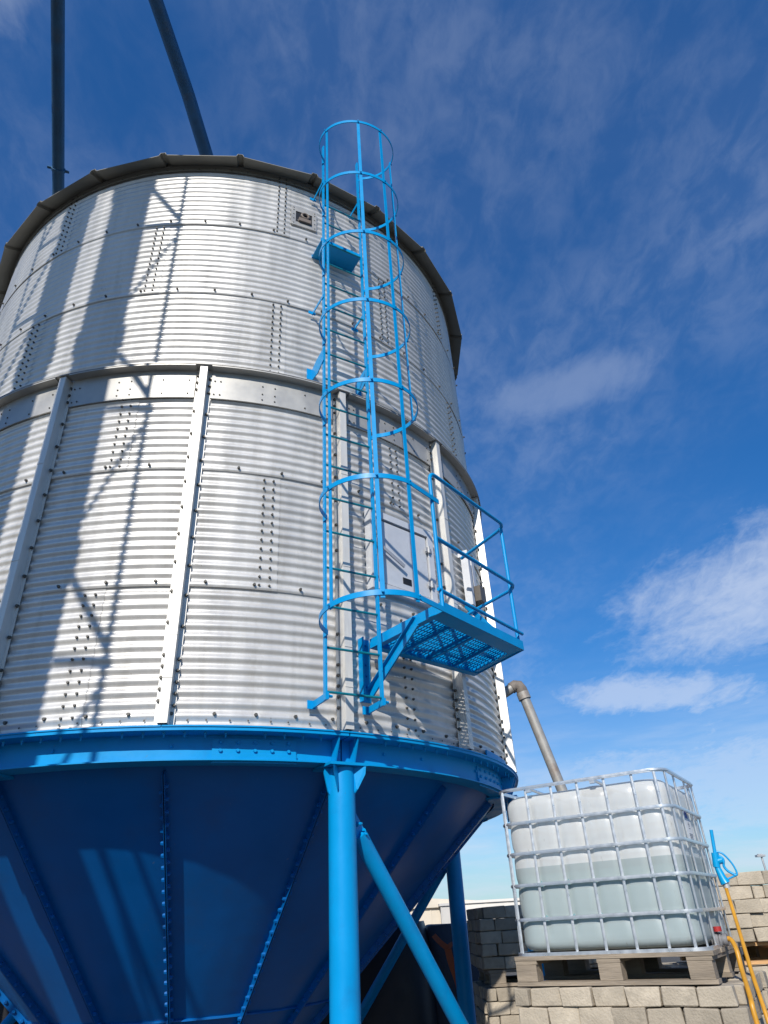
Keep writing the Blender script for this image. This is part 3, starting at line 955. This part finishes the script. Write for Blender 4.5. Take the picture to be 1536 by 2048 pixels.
for pa, pb in ((-3.439, -3.004), (-4.10, -3.698)):
    b = MB(); b.obox(ep((pa + pb) / 2, 7.2), ED * (pb - pa) / 2, EV * .15, Vector((0, 0, 7.55)))
    for z in (2.2, 4.4, 6.6, 8.8, 11, 13.2): b.obox(ep((pa + pb) / 2, z), ED * ((pb - pa) / 2 + .03), EV * .18, Vector((0, 0, .03)))
    b.build("trunk", GALVB, elev, world=True)
b = MB(); b.obox(ep(-3.55, 15.2), ED * .75, EV * .3, Vector((0, 0, .42))); b.build("head", GALVB, elev, world=True)
b = MB(); b.obox(ep(-3.55, G + .4), ED * .72, EV * .26, Vector((0, 0, .39))); b.build("boot", GALVB, elev, world=True)
DZ = 2.93
b = MB(); b.obox(ep(-2.655, 7.2), ED * .0225, EV * .0225, Vector((0, 0, 7.55))); b.build("mast_leg", STEEL, elev, world=True)
for zn in (7.4, 5.05, 2.9, 9.6, .8):
    z = zn + DZ
    b = MB(); b.bar(ep(-2.61, z), ep(-3.0, z), .03, .06); b.build("mast_tie", STEEL, elev, world=True)
    b = MB(); b.bar(ep(-2.66, z + .1), ep(-3.0, z + .62), .03, .055); b.build("mast_brace", STEEL, elev, world=True)
    b = MB(); b.bar(ep(-2.66, z - .15), ep(-3.0, z - 1.05), .025, .03); b.build("mast_brace", STEEL, elev, world=True)
b = MB(); b.obox(ep(-4.44, 7.2), ED * .0225, EV * .0225, Vector((0, 0, 7.55))); b.build("mast_leg", STEEL, elev, world=True)
for zn in (7.9, 6.7, 5.5, 4.3, 3.1, 1.9):
    z = zn + DZ
    b = MB(); b.bar(ep(-4.44, z), ep(-4.10, z + .9), .03, .05); b.build("mast_brace", STEEL, elev, world=True)
    b = MB(); b.bar(ep(-4.44, z), ep(-4.10, z - .1), .03, .05); b.build("mast_tie", STEEL, elev, world=True)
b = MB(); b.tube([ep(-2.87, G), ep(-2.87, 5.2)], .03, 8); b.build("shadow_rod", STEEL, elev, world=True)  # unseen rod added to cast a thin shadow stripe on the hopper

# ------------------------------------------------------------------ grey pipe behind the silo
vp = thing("vent_pipe", "weathered grey pipe with a rusty elbow slanting down behind the silo", "pipe", (2.35, 8.0, G))
b = MB(); b.tube([(.9, 7.98, 3.66), (1.40, 8.0, 3.935)], .058, 16); b.build("inlet_stub", PIPEG, vp, smooth=40, world=True)
b = MB(); b.tube([(1.385, 8.0, 3.927), (1.43, 8.0, 3.955), (1.475, 8.0, 3.95), (1.50, 8.0, 3.905), (1.512, 8.0, 3.855)], .068, 16); b.build("elbow", mat("rusty_elbow", (.17, .145, .125), rough=.7, var=.4, scale=12), vp, smooth=50, world=True)
b = MB(); b.tube([(1.506, 8.0, 3.87), (1.525, 8.0, 3.79)], .074, 16); b.build("clamp_ring", PIPEG, vp, smooth=40, world=True)
b = MB(); b.tube([(1.512, 8.0, 3.845), (2.53, 8.0, G)], .058, 16); b.build("down_pipe", PIPEG, vp, smooth=40, world=True)

# ------------------------------------------------------------------ paver stacks
def paver_mesh(l, w_, h, seed):
    random.seed(seed)
    me = bpy.data.meshes.new("paver"); bm = bmesh.new()
    bmesh.ops.create_cube(bm, size=1.0)
    for v in bm.verts:
        v.co.x *= l; v.co.y *= w_; v.co.z *= h
        v.co += Vector((random.uniform(-.007, .007), random.uniform(-.008, .008), random.uniform(-.006, .004)))
    bmesh.ops.bevel(bm, geom=list(bm.edges), offset=random.choice((.003, .005, .007)), segments=1, affect='EDGES')
    bm.to_mesh(me); bm.free(); me.materials.append(PAVER); return me


PV = [paver_mesh(.196, .115, .094, i) for i in range(6)]
PVS = [paver_mesh(.092, .115, .094, 20 + i) for i in range(3)]
PVM = [paver_mesh(.14, .115, .094, 30 + i) for i in range(3)]


def put(t, me, x, y, z, rz):
    o = bpy.data.objects.new("paver", me); COL.objects.link(o); o.parent = t
    o.location = (x, y, z); o.rotation_euler = (random.uniform(-.006, .006), random.uniform(-.006, .006), rz)
    return o


def paver_stack(label, loc, rz, L, W, courses, z0, ragged=.006, faces='flrb', topstep=None, seed=1):
    """pavers laid in courses round the outside of a stack; local x along the front, y to the back"""
    t = thing("paver_stack", label, "paver stack", loc, rz, "stacks of concrete pavers on pallets")
    rnd = random.Random(seed); random.seed(seed)
    hh = .0995
    for k in range(courses):
        z = z0 + hh * (k + .5)
        nolap = topstep(k) if topstep else (0.0, L)
        for fc in faces:
            n_len = (nolap[1] - nolap[0]) if fc in 'fb' else W - .24
            x = nolap[0] if fc in 'fb' else .12
            end = x + n_len
            first = (k % 2 == 1)
            while x < end - .05:
                rest = end - x
                if first: me, l = rnd.choice(PVS if rnd.random() < .5 else PVM), None; first = False
                elif rnd.random() < .16 and rest > .3: me, l = rnd.choice(PVS), None
                else: me, l = rnd.choice(PV), None
                l = .2 if me in PV else (.096 if me in PVS else .144)
                if l > rest + .03:
                    me = rnd.choice(PVS if rest < .12 else PVM); l = .096 if rest < .12 else .144
                j = rnd.uniform(-ragged, ragged); jr = rnd.uniform(-.045, .045)
                if fc == 'f': put(t, me, x + l / 2, .0575 + j, z, jr)
                elif fc == 'b': put(t, me, x + l / 2, W - .0575 + j, z, jr + pi)
                elif fc == 'r': put(t, me, L - .0575 + j, x + l / 2, z, pi / 2 + jr)
                elif fc == 'l': put(t, me, .0575 + j, x + l / 2, z, pi / 2 + jr)
                x += l + .002
    # filling seen between the outer pavers
    lo, hi = (topstep(courses - 1) if topstep else (0, L))
    b = MB(); b.box((.13, .13, z0), (L - .13, W - .13, z0 + hh * (courses - 2) - .01)); b.build("core_pavers", PAVER, t)
    if topstep:
        pass
    for i in range(int((hi - lo - .24) / .2)):
        for j_ in range(int((W - .24) / .12)):
            if courses * 3 > 60: break
            put(t, PV[(i + j_) % 6], lo + .12 + .1 + i * .2, .12 + .06 + j_ * .12, z0 + hh * (courses - .5) + .0, rnd.uniform(-.01, .01))
    return t


def pallet(label, loc, rz, L, W, m, H=.145, name="wooden_pallet", grp="wooden pallets under the stacks"):
    t = thing(name, label, "pallet", loc, rz, grp); rnd = random.Random(int(L * 100) + int(loc[0] * 10))
    xs = (0.0, L / 2 - .07, L - .145)
    n = 7
    for i in range(n):                                   # deck boards run along the front
        wd = W / n - .018
        y = i * (W - wd) / (n - 1)
        b = MB(); j = rnd.uniform(-.006, .006)
        b.box((-.008 + j, y, H - .024), (L + .008 + j, y + wd, H - .0015)); b.build("deck_board", m, t)
    for x in xs:
        b = MB(); b.box((x, .004, H - .046), (x + .145, W - .004, H - .0255)); b.build("stringer_board", m, t)
        for y in (.006, W / 2 - .05, W - .106):
            b = MB(); jx = rnd.uniform(-.008, .008); b.box((x + .003 + jx, y, .0235), (x + .142 + jx, y + .10, H - .0475)); b.build("block", m, t)
    for y in (.0, W / 2 - .05, W - .10):
        b = MB(); b.box((-.004, y, .0), (L + .004, y + .10, .022)); b.build("bottom_board", m, t)
    return t


YAW = radians(-30.93)
E0 = Vector((0.70165, 5.36135, 1.390)); EU = Vector((cos(YAW), sin(YAW), 0)); EVb = Vector((-sin(YAW), cos(YAW), 0))


def ibc(u, v, h): return E0 + EU * u + EVb * v + Vector((0, 0, h))


def at0(u, v, z): p = ibc(u, v, 0); return Vector((p.x, p.y, z))


pallet("grey weathered wooden pallet directly under the white water tank", at0(-.005, -.02, 1.228), YAW, 1.22, 1.04, WOOD, .160)
random.seed(5)
paver_stack("sunlit stack of grey concrete pavers directly under the water tank pallet", at0(-.02, -.05, 0.365), YAW, 1.335, 1.12, 8, .065 - .0025, .015, seed=11) 
# the course count above puts its top just below the pallet
pallet("weathered pallet under the lower half of the sunlit front paver stack", at0(0, 0, .283), YAW, 1.29, 1.05, WOOD, .143)
paver_stack("bottom tier of pavers standing on the ground below the water tank", at0(-.03, -.06, G), YAW, 1.345, 1.14, 6, .03, .014, seed=12)

# shaded stack left of the tank, further back
paver_stack("dark shaded paver stack behind the left edge of the water tank, upper tier", Vector((.665, 7.45, 1.215)), radians(1.5), 1.25, 1.1, 5, 0.0, .008, seed=21,
            topstep=lambda k: (0.0, 1.25) if k < 4 else (.055, 1.25))
pallet("shaded brown pallet between the two tiers of the dark paver stack", Vector((.72, 7.46, 1.085)), radians(1.5), 1.2, 1.0, WOOD, .127)
paver_stack("half sunlit lower tier of pavers left of the tank", Vector((.66, 7.42, 0.085)), radians(1.5), 1.3, 1.1, 10, 0.0, .010, seed=22)
pallet("pallet on the ground under the half sunlit lower tier of pavers", Vector((.70, 7.46, -.08)), radians(1.5), 1.2, 1.0, WOOD, .162)
b = MB(); b.box((.7, 7.5, G + .002), (1.9, 8.4, -.0825)); t = tag(b.build("concrete_block", PAVER), "low concrete block on the ground below the shaded paver stack", "block")

# right stack
RA = radians(-9)
paver_stack("light grey paver stack at the right edge behind the hoses, upper tier", Vector((2.30, 6.62, 1.345)), RA, 1.35, 1.1, 5, 0.0, .018, seed=31,
            topstep=lambda k: (0.0, 1.35) if k < 3 else ((.02, 1.35) if k < 4 else (.08, .82)))
pallet("fresh orange brown pallet under the right hand paver stack", Vector((2.36, 6.66, 1.195)), RA, 1.25, 1.0, WOODN, .147)
paver_stack("lower tier of pavers at the right edge below the orange brown pallet", Vector((2.16, 6.60, 0.19)), RA, 1.45, 1.1, 10, 0.0, .016, seed=32)
pallet("pallet on the ground under the right hand stack's lower tier", Vector((2.2, 6.64, .04)), RA, 1.36, 1.0, WOOD, .147)
b = MB(); b.box((2.3, 6.75, G + .002), (3.5, 7.6, .0375)); tag(b.build("concrete_block", PAVER), "low concrete block on the ground below the right hand stack", "block")

# ------------------------------------------------------------------ water tank (caged container)
tank = thing("water_tank", "white plastic water tank half full in a tubular steel cage", "water tank", E0, YAW)


def rrect(u0, u1, v0, v1, r, n=6):
    pts = []
    for cx_, cy_, a in ((u1 - r, v0 + r, -90), (u1 - r, v1 - r, 0), (u0 + r, v1 - r, 90), (u0 + r, v0 + r, 180)):
        for i in range(n + 1):
            t = radians(a + 90 * i / n); pts.append((cx_ + r * cos(t), cy_ + r * sin(t)))
    return pts


FU = [.045, .225, .415, .605, .795, .985, 1.135]; RV = [.07, .33, .67, .93]


WL = .505                                            # water level above the base


def body(u0, u1, v0, v1, z0, z1, r, dome, grooves, inset_=0.0):
    """container shell: rounded box with shallow upright grooves where the bars are"""
    base = []
    N = 46
    def line(p, q): return [(p[0] + (q[0] - p[0]) * i / N, p[1] + (q[1] - p[1]) * i / N) for i in range(N)]
    cs = [(u0 + r, v0), (u1 - r, v0), (u1, v0 + r), (u1, v1 - r), (u1 - r, v1), (u0 + r, v1), (u0, v1 - r), (u0, v0 + r)]
    def cor_(cx_, cy_, a): return [(cx_ + r * cos(radians(a + 90 * i / 8)), cy_ + r * sin(radians(a + 90 * i / 8))) for i in range(8)]
    base += line(cs[0], cs[1]) + cor_(u1 - r, v0 + r, -90) + line(cs[2], cs[3]) + cor_(u1 - r, v1 - r, 0) + line(cs[4], cs[5]) + cor_(u0 + r, v1 - r, 90) + line(cs[6], cs[7]) + cor_(u0 + r, v0 + r, 180)
    mu, mv = (u0 + u1) / 2, (v0 + v1) / 2
    lv = []
    H = z1 - z0; er = .085
    for i in range(7):
        t = pi / 2 * i / 6; lv.append((z0 + er * (1 - cos(t)) * .6, er * .75 * (1 - sin(t))))
    for i in range(1, 30): lv.append((z0 + er * .6 + (H - er * 1.6) * i / 30, 0))
    k_ = min(range(len(lv)), key=lambda i: abs(lv[i][0] - WL)); lv[k_] = (WL, 0)
    for i in range(7):
        t = pi / 2 * i / 6; lv.append((z1 - er + er * sin(t), er * (1 - cos(t))))
    b = MB(); n = len(base)
    for z, ins in lv:
        for (x, y) in base:
            g_ = 0.0
            if grooves:
                rel = min(1, max(0, (z - z0 - .06) / .06)) * min(1, max(0, (z1 - .02 - z) / .06))
                if abs(y - v0) < .02 or abs(y - v1) < .02:
                    for u in FU[:-1]: g_ = max(g_, math.exp(-((x - u) / .028) ** 2))
                if abs(x - u1) < .02 or abs(x - u0) < .02:
                    for v in RV: g_ = max(g_, math.exp(-((y - v) / .028) ** 2))
                fr_ = 0
                for hh in (.2, .4, .6, .785): fr_ = max(fr_, math.exp(-((z - hh) / .03) ** 2))
                g_ = (.014 * g_ + .008 * fr_) * rel
            d = ins + g_
            nx, ny = (x - mu), (y - mv)
            sx = 1 - d / ((u1 - u0) / 2); sy = 1 - d / ((v1 - v0) / 2)
            b.v.append((mu + nx * sx, mv + ny * sy, z))
    for i in range(len(lv) - 1):
        for k in range(n): b.f.append((i * n + k, i * n + (k + 1) % n, (i + 1) * n + (k + 1) % n, (i + 1) * n + k))
    b.f.append(tuple(range(n - 1, -1, -1)))
    # domed top
    top = (len(lv) - 1) * n
    pr = top
    for s_, dz in ((.82, .010), (.55, .018), (.25, .022)):
        st = len(b.v)
        for k in range(n):
            x, y, z = b.v[top + k]; b.v.append((mu + (x - mu) * s_, mv + (y - mv) * s_, z + dz * dome))
        for k in range(n): b.f.append((pr + k, pr + (k + 1) % n, st + (k + 1) % n, st + k))
        pr = st
    b.f.append(tuple(pr + k for k in range(n)))
    return b


bt = body(.022, 1.178, .022, .978, .018, .972, .12, 1.0, True)
bme = bt.mesh("container", 60); bme.materials.append(PLAST); bme.materials.append(WETP)
for p_ in bme.polygons:
    if max(bme.vertices[i].co.z for i in p_.vertices) <= WL + .0005: p_.material_index = 1
bottle = link("container", bme, None, tank)
wt = body(.040, 1.160, .040, .960, .030, .505 + .04, .105, 0.0, False)
wv_ = [(x, y, min(z, .505)) for x, y, z in wt.v]; wt.v = wv_
bmw = wt.mesh("water", 40)
bm2 = bmesh.new(); bm2.from_mesh(bmw); bmesh.ops.remove_doubles(bm2, verts=bm2.verts, dist=.0008)
bmesh.ops.dissolve_degenerate(bm2, dist=.0005, edges=bm2.edges); bm2.to_mesh(bmw); bm2.free()
link("water", bmw, WATER, tank)
b = MB(); b.tube([(.60, .5, .97), (.60, .5, 1.008)], .115, 24); b.tube([(.60, .5, 1.008), (.60, .5, 1.02)], .10, 24); b.build("lid", LIDM, tank, smooth=30)

HH = [.2, .4, .592, .785, 1.008]
for i, h in enumerate(HH):
    pts = [(x, y, h) for x, y in rrect(0, 1.2, 0, 1.0, .10 if i < 4 else .12, 7)]
    b = MB(); b.strip(pts, .019 if i < 4 else .022, .015, (0, 0, 1), closed=True)
    b.strip([(x, y, h) for x, y in rrect(-.003, 1.203, -.003, 1.003, .10, 7)], .009, .013, (0, 0, 1), closed=True)
    b.build("cage_hoop", CAGE, tank, smooth=40)
b = MB(); b.strip([(x, y, .0) for x, y in rrect(-.004, 1.204, -.004, 1.004, .10, 7)], .03, .024, (0, 0, 1), closed=True); b.build("base_frame", CAGE, tank, smooth=40)
vb = MB(); vb.tube([(0, 0, .002), (0, 0, 1.005)], .0070, 8)
for s in (-.0060, .0060): vb.tube([(s, -.003, .0), (s, -.003, 1.0)], .0036, 6)
vb_me = vb.mesh("cage_bar", 50); vb_me.materials.append(CAGE)
for u in FU:
    link("cage_bar", vb_me, CAGE, tank, (u, .011, 0)); link("cage_bar", vb_me, CAGE, tank, (1.2 - u, .989, 0), pi)
for v in RV:
    link("cage_bar", vb_me, CAGE, tank, (1.189, v, 0), pi / 2); link("cage_bar", vb_me, CAGE, tank, (.011, v, 0), -pi / 2)
for u in (.25, .72):
    b = MB(); b.tube([(u, 0.0, 1.004), (u + .01, .5, .985), (u + .02, 1.0, 1.004)], .011, 8)
    b.obox((u, .006, .995), (.018, 0, 0), (0, .012, 0), (0, 0, .018)); b.build("cross_bar", CAGE, tank, smooth=50)
# label, drain valve
b = MB(); b.obox((1.1805, .50, .695), (.0015, 0, 0), (0, .085, 0), (0, 0, .105)); lbl = b.build("label", PAPER, tank)
b = MB(); b.obox((1.1828, .475, .765), (.0006, 0, 0), (0, .042, 0), (0, 0, .022)); b.build("blue_mark", LOGOB, lbl)
b = MB()
for zz, hw_ in ((.715, .012), (.705, .022), (.695, .015), (.68, .020), (.645, .05), (.635, .055), (.625, .045), (.615, .052)):
    b.obox((1.1828, .50 - .005, zz), (.0006, 0, 0), (0, hw_, 0), (0, 0, .0026))
b.build("printed_lines", INK, lbl)
VV, VH = .40, .035
b = MB(); b.tube([(1.165, VV, VH + .004), (1.206, VV, VH + .002)], .042, 16); b.tube([(1.205, VV, VH), (1.235, VV, VH)], .029, 14); b.tube([(1.212, VV, VH), (1.224, VV, VH)], .041, 14)
b.tube([(1.232, VV, VH), (1.255, VV, VH)], .034, 14); valve = b.build("drain_valve", mat("grey_valve", (.18, .18, .19), rough=.45), tank, smooth=40)
b = MB(); b.tube([(1.215, VV - .03, VH + .045), (1.215, VV - .03, VH + .072)], .024, 14); b.build("red_cap", REDP, valve, smooth=40)
b = MB(); b.poly([(1.1755, .40, .20), (1.1755, .58, .20), (1.1755, .50, .03), (1.1755, .36, .03)], (.02, 0, 0)); b.build("valve_recess", mat("recess_plastic", (.42, .45, .40), rough=.6), tank)

# ------------------------------------------------------------------ hoses and nozzle
def curve_pts(ctrl, n=8):
    c = [Vector(p) for p in ctrl]; o = []
    for i in range(len(c) - 1):
        p0 = c[max(i - 1, 0)]; p1_ = c[i]; p2_ = c[i + 1]; p3 = c[min(i + 2, len(c) - 1)]
        for k in range(n):
            t = k / n
            o.append(.5 * ((2 * p1_) + (p2_ - p0) * t + (2 * p0 - 5 * p1_ + 4 * p2_ - p3) * t * t + (3 * p1_ - p0 - 3 * p2_ + p3) * t ** 3))
    o.append(c[-1]); return o


vo = ibc(1.255, VV, VH)
b = MB(); b.tube(curve_pts([vo - EU * .02, vo + EU * .015, vo + Vector((.012, -.06, -.05)), (1.972, 4.94, 1.27), (1.902, 4.75, 1.155), (1.880, 4.70, 1.04), (1.89, 4.68, .4), (1.98, 4.6, G + .03), (2.4, 4.3, G + .022)]), .0145, 12)
tag(b.build("water_hose", HOSE, smooth=60), "thick yellow hose bending down from the tank's drain valve", "hose", "yellow hoses by the tank")
n0 = Vector((2.326, 5.72, 1.735))
b = MB(); b.tube(curve_pts([n0 + Vector((-.002, 0, .03)), n0, (2.247, 5.5, 1.489), (2.134, 5.2, 1.2275), (2.068, 5.0, 1.004), (2.055, 4.93, .5), (2.1, 4.85, G + .03), (2.5, 4.5, G + .02)]), .0130, 12)
tag(b.build("water_hose", HOSE, smooth=60), "long straight brown yellow hose hanging from the blue nozzle", "hose", "yellow hoses by the tank")
nz = thing("hose_nozzle", "light blue plastic filling nozzle hung spout up at the tank's back corner", "nozzle", (2.326, 5.72, 1.74))
NX = Vector((.93, -.37, 0))


def nzp(x, z): return Vector((2.296, 5.72, 0)) + NX * x + Vector((0, 0, z))


b = MB(); b.tube([nzp(.035, 2.10), nzp(.018, 1.94)], .0125, 12); b.build("spout", NOZ, nz, smooth=40, world=True)
b = MB()
b.tube([nzp(.018, 1.945), nzp(.012, 1.90), nzp(.005, 1.85)], .026, 12)
b.tube([nzp(.018, 1.89), nzp(.055, 1.895)], .024, 12)
b.tube([nzp(.006, 1.86), nzp(.022, 1.785), nzp(.035, 1.745)], .020, 12, r2=.036)
b.build("body", NOZ, nz, smooth=40, world=True)
b = MB(); b.tube(curve_pts([nzp(.02, 1.955), nzp(.07, 1.935), nzp(.115, 1.865), nzp(.128, 1.80), nzp(.10, 1.785), nzp(.045, 1.768)]), .0065, 8); b.build("guard", NOZ, nz, smooth=60, world=True)
b = MB(); b.tube(curve_pts([nzp(.03, 1.93), nzp(.062, 1.90), nzp(.055, 1.855), nzp(.075, 1.82), nzp(.12, 1.79)]), .009, 8); b.build("trigger", NOZ, nz, smooth=60, world=True)
b = MB(); b.tube([nzp(.033, 1.752), nzp(.036, 1.715)], .024, 12); b.build("hose_clip", STEEL, nz, smooth=40, world=True)

# ------------------------------------------------------------------ bags under the hopper
def bag(label, c, sx, sy, sz, m, seed):
    rnd = random.Random(seed); b = MB(); nu, nv = 28, 14
    from mathutils import noise as mn
    for j in range(nv + 1):
        t = j / nv; z = sz * t
        for i in range(nu):
            a = 2 * pi * i / nu
            ca, sa = cos(a), sin(a); e = .45
            x = sx / 2 * math.copysign(abs(ca) ** e, ca); y = sy / 2 * math.copysign(abs(sa) ** e, sa)
            bul = 1 + .07 * sin(pi * t) - .25 * max(0, t - .85) / .15 * .5 - .08 * max(0, .1 - t) / .1
            nn = mn.noise(Vector((x * 3, y * 3, z * 3 + seed))) * .05
            b.v.append((x * (bul + nn), y * (bul + nn), z + nn * .6 * (t > .05)))
    for j in range(nv):
        for i in range(nu): b.f.append((j * nu + i, j * nu + (i + 1) % nu, (j + 1) * nu + (i + 1) % nu, (j + 1) * nu + i))
    b.f.append(tuple(nv * nu + i for i in range(nu))); b.f.append(tuple(range(nu - 1, -1, -1)))
    t = thing("bulk_bag", label, "bulk bag", c, rnd.uniform(-.1, .1), "dark bulk bags under the silo")
    b.build("sack", m, t, smooth=60)
    return t


GREYB = mat("dark_woven_bag", (.05, .052, .068), rough=.75, var=.3, scale=3, bump=.5, bscale=30)
bag("black wrapped bulk bag under the hopper, left of the orange sling", (-.30, 10.7, G), 1.15, 1.0, 1.98, TARP, 1)
bag("grey bulk bag with orange lifting sling beside the rear silo leg", (.66, 10.95, G), .92, 1.0, 1.93, GREYB, 2)
bag("black wrapped bulk bag deep in the shade behind the front silo leg", (-1.55, 10.8, G), 1.2, 1.1, 1.9, TARP, 3)
bag("black wrapped bulk bag at the far left under the hopper", (-2.85, 10.9, G), 1.2, 1.1, 1.8, TARP, 4)
bag("black wrapped bulk bag added to cover lit ground beyond the far left hopper edge", (-5.15, 9.7, G), 1.6, 1.2, 1.95, TARP, 5)  # added bag, blacks out the sunlit ground in this corner
sl = thing("lifting_sling", "orange webbing lifting sling draped over the dark bags", "sling", (.55, 10.2, G))
for ctrl in ([(.324, 10.34, 1.47), (.40, 10.24, 1.39), (.483, 10.2, 1.325)], [(.64, 10.32, 1.42), (.565, 10.24, 1.39), (.483, 10.2, 1.325)], [(.483, 10.2, 1.335), (.515, 10.18, 1.17), (.58, 10.17, .96), (.615, 10.17, .72), (.65, 10.17, .4), (.66, 10.19, G + .01)]):
    b = MB(); b.strip(curve_pts(ctrl), .085 if len(ctrl) > 3 else .065, .006, (1, 0, .4)); b.build("strap", ORANGE, sl, smooth=60, world=True)

# ------------------------------------------------------------------ far buildings and lamp post
def shed(name, label, x0, x1, y0, y1, h, ridge, m, cat="warehouse"):
    t = thing(name, label, cat, ((x0 + x1) / 2, (y0 + y1) / 2, G))
    b = MB(); b.box((x0, y0, G), (x1, y1, h)); b.build("wall", m, t, world=True)
    n = int((x1 - x0) / 1.0)
    s = MB()
    for i in range(n + 1):
        x = x0 + (x1 - x0) * i / n; s.box((x - .03, y0 - .03, G + .3), (x + .03, y0 - .001, h - .05))
    stuff(s.build("cladding_rib", m, t, world=True))
    xm = (x0 + x1) / 2 if ridge else None
    b = MB()
    if ridge:
        vs = [(x0 - .2, y0 - .2, h + .004), (x1 + .2, y0 - .2, h + .004), (xm, y0 - .2, ridge), (x0 - .2, y1 + .2, h + .004), (x1 + .2, y1 + .2, h + .004), (xm, y1 + .2, ridge)]
        b.add(vs, [(0, 1, 2), (3, 5, 4), (0, 2, 5, 3), (1, 4, 5, 2), (0, 3, 4, 1)])
    else: b.box((x0 - .1, y0 - .1, h + .004), (x1 + .1, y1 + .1, h + .12))
    b.build("roof", m, t, world=True)
    return t


shed("warehouse", "long beige gabled warehouse on the horizon behind the silo legs", -8.0, 6.5, 44, 60, 2.35, 2.98, WALLM)
shed("loading_bay", "small grey annex box in front of the beige warehouse", 1.85, 2.9, 42.5, 43.9, 2.38, None, WALLG, "annex")
shed("shed", "flat white shed beyond the pavers right of the rear silo leg", 3.0, 7.5, 41, 44.8, 2.40, None, WALLW, "shed")
lp_ = thing("lamp_post", "thin grey lamp post far off at the right edge of the picture", "lamp post", (20.9, 45, G))
b = MB(); b.tube([(20.9, 45, G), (20.84, 45, 3.98)], .075, 10, r2=.05); b.build("pole", STEEL, lp_, smooth=40, world=True)
b = MB(); b.obox((20.78, 45, 4.03), (.24, 0, 0), (0, .15, 0), (0, 0, .055)); b.obox((20.78, 45, 4.1), (.12, 0, 0), (0, .09, 0), (0, 0, .03)); b.build("lamp_head", STEEL, lp_, world=True)
